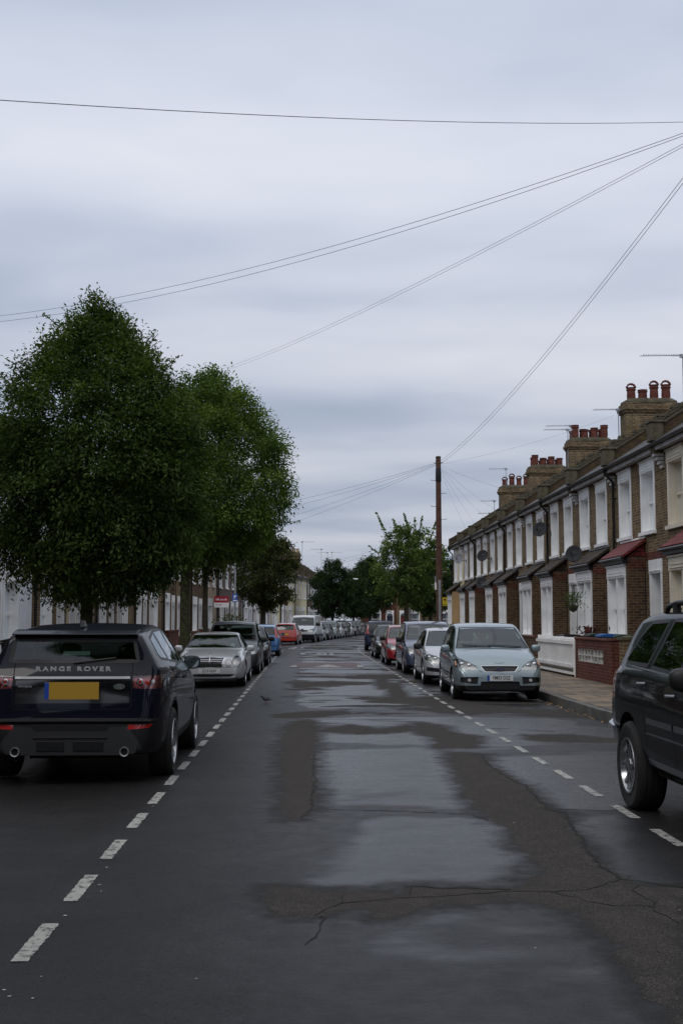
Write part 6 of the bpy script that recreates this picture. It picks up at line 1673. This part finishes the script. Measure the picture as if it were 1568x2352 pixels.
# blue parking plate on the near street lamp
p = rp(66, -4.75); s = empty('parking_sign', (p.x, p.y, .12)); o = sign_board(s, 'sign_plate', pbr('blue sign', (0.03, 0.10, 0.42), 0.4), -.14, .14, 2.5, 2.95, -.07)
text_obj('P', .24, M['white'], o, (0, -.095, 2.77), '-y', .002, .01)
m = MB(); m.box(-.10, .10, -.0945, -.0905, 2.55, 2.61); m.build('sign_text_panel', M['white'], o)
tag(s, 'small blue parking plate fixed to the tall grey street lamp', 'sign')
# estate agent's board
p = rp(75, -6.65); s = empty('estate_agent_board', (p.x, p.y, .12), 0)
X0, X1 = -.45, .45
pm = MB(); pm.box(-.03, .03, -.03, .0, 0, 3.0); pm.build('post', M['white'], s)
o = sign_board(s, 'red_panel', pbr('crimson board', (0.36, 0.006, 0.03), 0.4), X0, X1, 2.60, 3.0, -.03); text_obj('kfh.co.uk', .19, M['white'], o, (0, -.052, 2.80), '-y', .002, .004)
o = sign_board(s, 'white_panel', M['white'], X0, X1, 2.30, 2.595, -.03); text_obj('For Sale', .11, M['door_red'], o, (-.16, -.052, 2.46), '-y', .002, .002)
tag(s, 'crimson and white estate agent board on a post in front of the brown house', 'sign')
# yellow sign beside the far pole
s = empty('yellow_sign', (9.0, 75.9, .12))
pm = MB(); pm.tube([(0.1, 0, 0), (0.1, 0, 3.0)], .05, 10); pm.build('post', M['black_plastic'], s, smooth=60)
o = sign_board(s, 'sign_plate', pbr('yellow sign', (0.62, 0.50, 0.03), 0.4), -.42, .24, 2.40, 2.95, -.06)
m = MB(); m.lathe([(.07, 0), (.07, -.004)], (-.24, -.081, 2.80), 'y', 16); m.build('round_symbol', M['door_red'], o)
m = MB()
for z, a, b in ((2.83, -.10, .18), (2.75, -.10, .20), (2.66, -.08, .19), (2.57, -.06, .18), (2.47, -.38, .12)): m.box(a, b, -.084, -.0805, z - .012, z + .018)
m.build('unreadable_lines', M['ink'], o)
tag(s, 'yellow notice with round red symbol on a dark post at the terrace corner', 'sign')
s = empty('pale_post', (8.35, 76.0, .12)); pm = MB(); pm.tube([(0, 0, 0), (0, 0, 4.1)], .09, 10); pm.box(-.2, .2, -.1, .1, 3.8, 4.3); pm.build('post', M['galv'], s, smooth=50); tag(s, 'pale grey post with box on top beside the yellow notice', 'post')

# ------------------------------------------------------------------ dishes and aerials
def dish(x, y, z, r, label, mat, turn=-.35):
    root = empty('satellite_dish', (x, y, z))
    n = 20; m = MB(); rings = [(0, .0), (r * .5, .02), (r * .8, .055), (r, .09)]
    N_ = Vector((-.45, -.85, .35)).normalized() if turn < 0 else Vector((-.75, -.5, .4)).normalized(); a = N_.cross(Vector((0, 0, 1))).normalized(); b = a.cross(N_)
    c = Vector((-.42, 0, .05)); v = []
    for rr_, h in rings:
        for k in range(n): t = 2 * math.pi * k / n; v.append(c + (a * math.cos(t) + b * math.sin(t) * 1.08) * rr_ + N_ * h)
    fs = [(i * n + k, i * n + (k + 1) % n, (i + 1) * n + (k + 1) % n, (i + 1) * n + k) for i in range(3) for k in range(n)]
    m.add(v, fs)
    o = m.build('reflector', mat, root, smooth=60); sd = o.modifiers.new('thick', 'SOLIDIFY'); sd.thickness = .012
    q = MB(); q.tube([(0, 0, -.08), (-.25, 0, -.06), tuple(c - N_ * .02)], .018, 6); q.box(-.02, .0, -.07, .07, -.18, .02); q.build('wall_bracket', M['black_plastic'], root)
    f = MB(); e = c + N_ * .42 - b * (-r * .3); bb = c - Vector((0, 0, r)); f.tube([tuple(bb), tuple(c + N_ * .40 - Vector((0, 0, r * .55)))], .012, 5); f.lathe([(.035, -.05), (.035, .05)], tuple(c + N_ * .42 - Vector((0, 0, r * .5))), 'z', 10); f.build('receiver_arm', M['black_plastic'], root)
    return tag(root, label, 'satellite dish', 'satellite dishes on the brick terrace')
def fa(px, X=HR): return X * 2750 / (px - 704)
dish(HR, fa(1352), 3.72, .28, 'large dark dish low on the terrace above the bay roofs, nearest of all', M['dish'])
dish(HR, fa(1270), 4.95, .28, 'large dark dish high between two upstairs windows, mid terrace', M['dish'])
dish(HR, fa(1130), 4.75, .29, 'dark dish high on the terrace, two houses before the ochre corner', M['dish'])
dish(HR, fa(1127), 3.4, .29, 'dark dish low above a bay, below the other far dark dish', M['dish'])
dish(HR, fa(1072), 5.1, .29, 'pale grey dish high on the cream corner house', M['dish_pale'])
def aerial(x, y, z, h, L, label, dirx=-1):
    root = empty('tv_aerial', (x, y, z)); m = MB(); m.tube([(0, 0, -.6), (0, 0, h)], .018, 6); m.build('mast', M['aluminium'], root)
    b = MB(); b.tube([(.15 * -dirx, 0, h), (dirx * L, 0, h - .03)], .012, 5)
    n = int(L / .085)
    for i in range(n): xx = dirx * (.12 + i * (L - .15) / n); hh = .11 if i > 2 else .17; b.tube([(xx, -hh, h), (xx, hh, h)], .006, 4); b.tube([(xx, 0, h - hh * .25), (xx, 0, h + hh * .25)], .006, 4)
    b.box(-.08, .08, -.05, .05, h - .07, h + .03); b.build('boom', M['aluminium'], root)
    return tag(root, label, 'aerial', 'television aerials on the chimneys')
def at_px(px, py, Y): d = (px - 704) / 2750 * Y; return d, CAM_H + (1425 - py) / 2750 * Y
for px, py, Y, L, lab in ((1432, 933, 45.2, 1.0, 'aerial fixed to the nearest visible chimney stack'), (1320, 972, 55.0, 1.2, 'taller aerial at the second chimney stack'), (1312, 981, 54.8, 1.15, 'shorter aerial at the second chimney stack'),
                       (1166, 1074, 74.4, 1.1, 'aerial above the chimney with four hooded pots'), (1138, 1149, 74.4, .9, 'aerial on the last roof beyond the hooded pots, upper'), (1128, 1178, 75, .8, 'aerial on the last roof beyond the hooded pots, lower')):
    X, Z = at_px(px, py, Y); aerial(X, Y, Z - 1.2, 1.2, L, lab)
X, Z = at_px(1560, 803, 35.4); aerial(X + .35, 35.4, Z - 1.5, 1.5, 1.3, 'aerial entering the picture high above the nearest brick roofs')
for i, (px, py, Y) in enumerate(((656, 1221, 95), (694, 1245, 103), (738, 1262, 118), (762, 1269, 128), (752, 1270, 123))):
    X, Z = at_px(px, py, Y); aerial(X, Y, Z - 1.4, 1.4, 1.1, f'{ordn[i]} aerial on the distant tree-side rooftops, counting away from the olive tree', -1 if i % 2 == 0 else 1)
# ------------------------------------------------------------------ front gardens, walls, fence, bins
FXR = 7.1
def brick_wall(x0, x1, y0, y1, h, mat, label, capm=None, name='garden_wall', z0=.12):
    root = empty(name, ((x0 + x1) / 2, (y0 + y1) / 2, z0)); hx, hy = (x1 - x0) / 2, (y1 - y0) / 2
    m = MB(); m.box(-hx, hx, -hy, hy, -.05, h); m.build('brickwork', mat, root)
    c = MB(); c.box(-hx - .025, hx + .025, -hy - .02, hy + .02, h + .001, h + .06); c.build('coping', capm or M['brick_red'], root, bevel=.008)
    return tag(root, label, 'wall', 'low garden walls')
# red wall with the pierced white block panel
r = empty('garden_wall', (FXR + .12, 29.85, .12))
m = MB(); hy = 1.8
for (a, b, c, d) in ((-hy, hy, -.05, .44), (-hy, hy, .78, 1.0), (-hy, -hy + .62, .44, .78), (hy - .25, hy, .44, .78)): m.box(-.12, .12, a, b, c, d)
m.box(-.15, .15, -hy - .30, -hy - .002, -.05, 1.02)
m.build('brickwork', M['brick_red'], r)
c = MB(); c.box(-.15, .15, -hy, hy, 1.001, 1.06); c.box(-.18, .18, -hy - .33, -hy - .003, 1.021, 1.08); c.build('coping', M['brick_red'], r, bevel=.01)
w = MB(); a, b = -hy + .62, hy - .25
for k in range(9):
    y0_ = a + (b - a) * k / 8; w.box(-.10, .10, max(a, y0_ - .03), min(b, y0_ + .03), .442, .778)
for z in (.442, .60, .755): w.box(-.098, .098, a, b, z, z + .024)
for k in range(8):
    yc = a + (b - a) * (k + .5) / 8; w.tube([(0, yc + .09 * math.cos(t), .61 + .11 * math.sin(t)) for t in [2 * math.pi * q / 12 for q in range(13)]], .022, 5, caps=False)
w.build('pierced_blocks', pbr('weathered white blocks', (0.5, 0.49, 0.46), 0.85, var=.4, vscale=9), r)
tag(r, 'low red brick garden wall with pierced white block panel beside the picket fence', 'wall', 'low garden walls')
r = empty('gate_pillar', (FXR + .14, 26.9, .12)); m = MB(); m.box(-.17, .17, -.17, .17, -.05, 1.06); m.build('brickwork', M['brick'], r); c = MB(); c.box(-.21, .21, -.21, .21, 1.061, 1.12); c.lathe([(.2, 1.121), (.05, 1.16)], (0, 0, 0), 'z', 4); c.build('cap', M['cement'], r)
tag(r, 'square brick gate pillar with flat cap behind the big black off-roader', 'pillar')
# picket fence
r = empty('picket_fence', (FXR, 34.3, .12)); y0_, y1_ = -2.45, 2.5
m = MB(); n = 30
for k in range(n):
    a = y0_ + (y1_ - y0_) * k / n; wd = (y1_ - y0_) / n * .60; zb = .13
    m.prism([(a, zb), (a + wd, zb), (a + wd, .99), (a + wd * .75, 1.03), (a + wd * .5, 1.045), (a + wd * .25, 1.03), (a, .99)], 'x', -.012, .012)
m.build('pickets', M['white'], r)
m = MB()
for z in (.24, .86): m.box(-.055, -.0125, y0_, y1_, z, z + .09)
m.box(-.06, .03, y0_ - .0, y1_, .06, .125); m.build('rails', M['white'], r)
for k in range(4):
    a = y0_ + (y1_ - y0_) * k / 3; m = MB(); m.box(.014, .10, a - .045, a + .045, -.05, 1.06); m.build('fence_post', M['white'], r)
tag(r, 'white wooden picket fence in front of the brick terrace', 'fence')
brick_wall(FXR - .01, FXR + .2, 31.9, 36.8, .14, M['brick_b'], 'very low brown brick plinth under the white picket fence', M['cement'])
yy = 37.3; i = 0
while yy < 73.5:
    brick_wall(FXR, FXR + .22, yy, yy + 3.7, .95 + .08 * (i % 3), [M['brick_b'], M['brick_red'], M['brick']][i % 3], f'{["dark brown","red","stock"][i%3]} brick garden wall, {ordn[i]} beyond the white picket fence'); yy += W; i += 1
brick_wall(FXR + .3, 9.15, 31.72, 31.9, 1.0, M['brick_b'], 'brown brick dividing wall running from the picket fence back to the houses')
yy = 22.5; i = 0
while yy < 150:
    p0, p1 = rp(yy, -6.15), rp(yy + 3.6, -6.15); mid = (p0 + p1) / 2; t = th(yy)
    root = empty('garden_wall', (mid.x, mid.y, .12), -t); h = .8 + .12 * (i % 3)
    m = MB(); m.box(-.11, .11, -1.8, 1.8, -.05, h); m.build('brickwork', [M['brick_b'], M['brick'], M['brick_red']][i % 3], root)
    c = MB(); c.box(-.14, .14, -1.82, 1.82, h + .001, h + .06); c.build('coping', M['stone'] if i % 2 == 0 else M['brick_red'], root)
    tag(root, f'{["dark brown","stock","red"][i%3]} brick garden wall with {"pale stone" if i%2==0 else "red brick"} coping, {(ordn + ["thirteenth","fourteenth","fifteenth","sixteenth","seventeenth","eighteenth","nineteenth","twentieth","twenty-first","twenty-second","twenty-third","twenty-fourth","twenty-fifth","twenty-sixth"])[i]} along the tree side', 'wall', 'low garden walls on the tree side'); yy += W; i += 1
def bin_(x, y, rz, label, body, lid):
    root = empty('wheelie_bin', (x, y, .125 if x < 0 or y > 33 else .20), rz)
    m = MB(); v = [(-.22, -.24, .08), (.22, -.24, .08), (.22, .24, .08), (-.22, .24, .08), (-.28, -.30, .98), (.28, -.30, .98), (.28, .34, .98), (-.28, .34, .98)]
    m.add(v, [(0, 3, 2, 1), (4, 5, 6, 7), (0, 1, 5, 4), (1, 2, 6, 5), (2, 3, 7, 6), (3, 0, 4, 7)]); m.box(-.30, .30, -.32, .36, .93, .985); m.build('bin_body', body, root, bevel=.015)
    l = MB(); l.prism([(-.34, .99), (-.36, 1.02), (-.1, 1.075), (.25, 1.085), (.40, 1.06), (.40, 1.0)], 'x', -.31, .31); l.tube([(-.28, .42, 1.02), (.28, .42, 1.02)], .018, 6); l.build('lid', lid, root, bevel=.01)
    for s in (-1, 1): w_ = MB(); w_.lathe([(.1, -.025), (.1, .025)], (s * .24, .26, .10), 'x', 14); w_.build('bin_wheel', M['tyre'], root)
    return tag(root, label, 'bin', 'wheelie bins in front gardens')
bin_(7.72, 31.15, R(90), 'green wheelie bin with green lid behind the pierced red wall, by the fence', M['bin_green'], M['bin_green'])
bin_(7.70, 29.9, R(90), 'wheelie bin with bright blue lid behind the red garden wall', M['bin_green'], M['bin_blue'])
bin_(7.80, 28.6, R(80), 'green lidded wheelie bin behind the red wall, beside the blue lidded one', M['bin_green'], M['bin_green'])
bin_(7.9, 35.6, R(90), 'black wheelie bin behind the white picket fence', M['bin_black'], M['bin_black'])
bin_(-6.75, 28.3, R(-90), 'black wheelie bin against the white painted house', M['bin_black'], M['bin_black'])
bin_(-6.9, 44.5, R(-90), 'wheelie bin with blue lid between the two tree trunks', M['bin_green'], M['bin_blue'])
bin_(-6.9, 38.0, R(-90), 'green wheelie bin just behind the second tree trunk', M['bin_green'], M['bin_green'])
# plants
def plant(loc, n, spread, h, size, mat, label, cat='plant', name='garden_plant', ratio=.3, seed=1, grp=None):
    g = np.random.default_rng(seed); root = empty(name, loc)
    C = np.stack([g.normal(0, spread, n), g.normal(0, spread, n), g.uniform(.05, h, n)], 1); S = np.tile([0, 0, .8], (n, 1))
    leaf_mesh('foliage', mat, root, C, S, size, seed, droop=-.3, ratio=ratio)
    s = MB()
    for k in range(7): s.tube([(0, 0, 0), (g.normal(0, spread * .6), g.normal(0, spread * .6), h * .8)], .006, 4)
    s.build('stems', M['bark'], root); return tag(root, label, cat, grp)
plant((7.65, 32.2, .9), 260, .16, .55, .16, M['leaf_red'], 'spiky dark red leaved shrub above the bins', seed=3)
plant((8.35, fa(1318, 8.35), 1.95), 300, .16, .55, .10, M['leaf_e'], 'hanging basket of green leaves on the brown brick bay', name='hanging_basket', seed=4)
hb = bpy.data.objects['hanging_basket']; m = MB(); m.lathe([(.02, -.18), (.12, -.12), (.17, 0), (.17, .03)], (0, 0, .1), 'z', 14); m.build('basket', M['bark'], hb)
for k in range(3): m = MB(); m.tube([(.15 * math.cos(k * 2.1), .15 * math.sin(k * 2.1), .12), (0, 0, .75)], .005, 4); m.build('chain', M['black_plastic'], hb)
m = MB(); m.tube([(0, 0, .75), (.36, 0, .78)], .01, 5); m.build('bracket', M['black_plastic'], hb)
plant(tuple(rp(80.5, -6.9, .12)), 600, .45, 1.9, .16, M['leaf_e'], 'upright bright green garden bush near the olive tree', name='garden_bush', seed=6, ratio=.6)
plant((-6.7, 36.2, .12), 500, .35, 1.2, .13, M['leaf_c'], 'clipped dull green bush behind the second tree trunk', name='garden_bush', seed=7, ratio=.6)
plant((7.6, 64.0, .12), 400, .3, 1.3, .14, M['leaf_e'], 'small leafy bush in a front garden halfway down the brick terrace', name='garden_bush', seed=8, ratio=.6)
# ------------------------------------------------------------------ the pigeon
def pigeon():
    p = gp(610, 1615); root = empty('pigeon', (p.x, p.y, -.01), R(200)); root.scale = (.68, .68, .72)
    me = bpy.data.meshes.new('body'); J = [(-.17, 0, .10), (-.10, 0, .115), (-.02, 0, .125), (.05, 0, .135), (.09, 0, .165), (.115, 0, .195), (.145, 0, .198), (.175, 0, .188)]; rr_ = [.016, .032, .058, .058, .036, .024, .026, .005]
    me.from_pydata(J, [(i, i + 1) for i in range(len(J) - 1)], []); o = bpy.data.objects.new('body', me); col.objects.link(o)
    sk = o.modifiers.new('skin', 'SKIN'); sb = o.modifiers.new('sub', 'SUBSURF'); sb.levels = 2; sb.render_levels = 2
    for i, v in enumerate(me.skin_vertices[0].data): v.radius = (rr_[i] * .9, rr_[i]); v.use_root = (i == 2)
    dg = bpy.context.evaluated_depsgraph_get(); m2 = bpy.data.meshes.new_from_object(o.evaluated_get(dg)); bpy.data.objects.remove(o)
    m2.materials.clear(); m2.materials.append(pbr('pigeon feathers', (0.04, 0.045, 0.052), 0.75, var=.5, vscale=22)); m2.polygons.foreach_set('use_smooth', [True] * len(m2.polygons))
    b = bpy.data.objects.new('body', m2); col.objects.link(b); b.parent = root
    for s in (1, -1):
        w_ = MB(); w_.add([(.06, s * .050, .155), (.03, s * .064, .115), (-.10, s * .045, .10), (-.20, s * .012, .10), (-.10, s * .030, .145), (0, s * .040, .165)], [(0, 1, 2, 3, 4, 5)])
        q = w_.build('wing', pbr('wing feathers', (0.07, 0.075, 0.085), 0.8, var=.5, vscale=30), root); sd = q.modifiers.new('t', 'SOLIDIFY'); sd.thickness = .006
        l = MB(); l.tube([(0, s * .022, .085), (-.005, s * .024, .04), (.005, s * .024, .008)], .005, 5)
        for a in (-.5, 0, .5): l.tube([(.005, s * .024, .008), (.04 * math.cos(a), s * .024 + .035 * math.sin(a), .005)], .003, 4)
        l.build('leg', pbr('pink leg', (0.25, 0.07, 0.06), 0.6), root)
    tag(root, 'dark grey pigeon walking on the road in front of the silver coupe', 'bird')
pigeon()

# unseen trees added behind the photographer to darken the reflections
src = [o for o in bpy.data.objects if o.name.startswith('street_tree') and o.get('label', '').startswith('tall fresh green')][0]
for i, (x, y) in enumerate(((-4.4, -2.5), (-4.0, -12), (5.4, -14), (-4.0, -24), (5.4, -30))):
    c = copy_tree(src); c.location = (x, y, .12); c.rotation_euler = (0, 0, i * 1.3)
    c['label'] = f'unseen bushy green tree added behind the photographer, {ordn[i]} back from the navy off-roader'; c['group'] = 'unseen trees added behind the photographer'
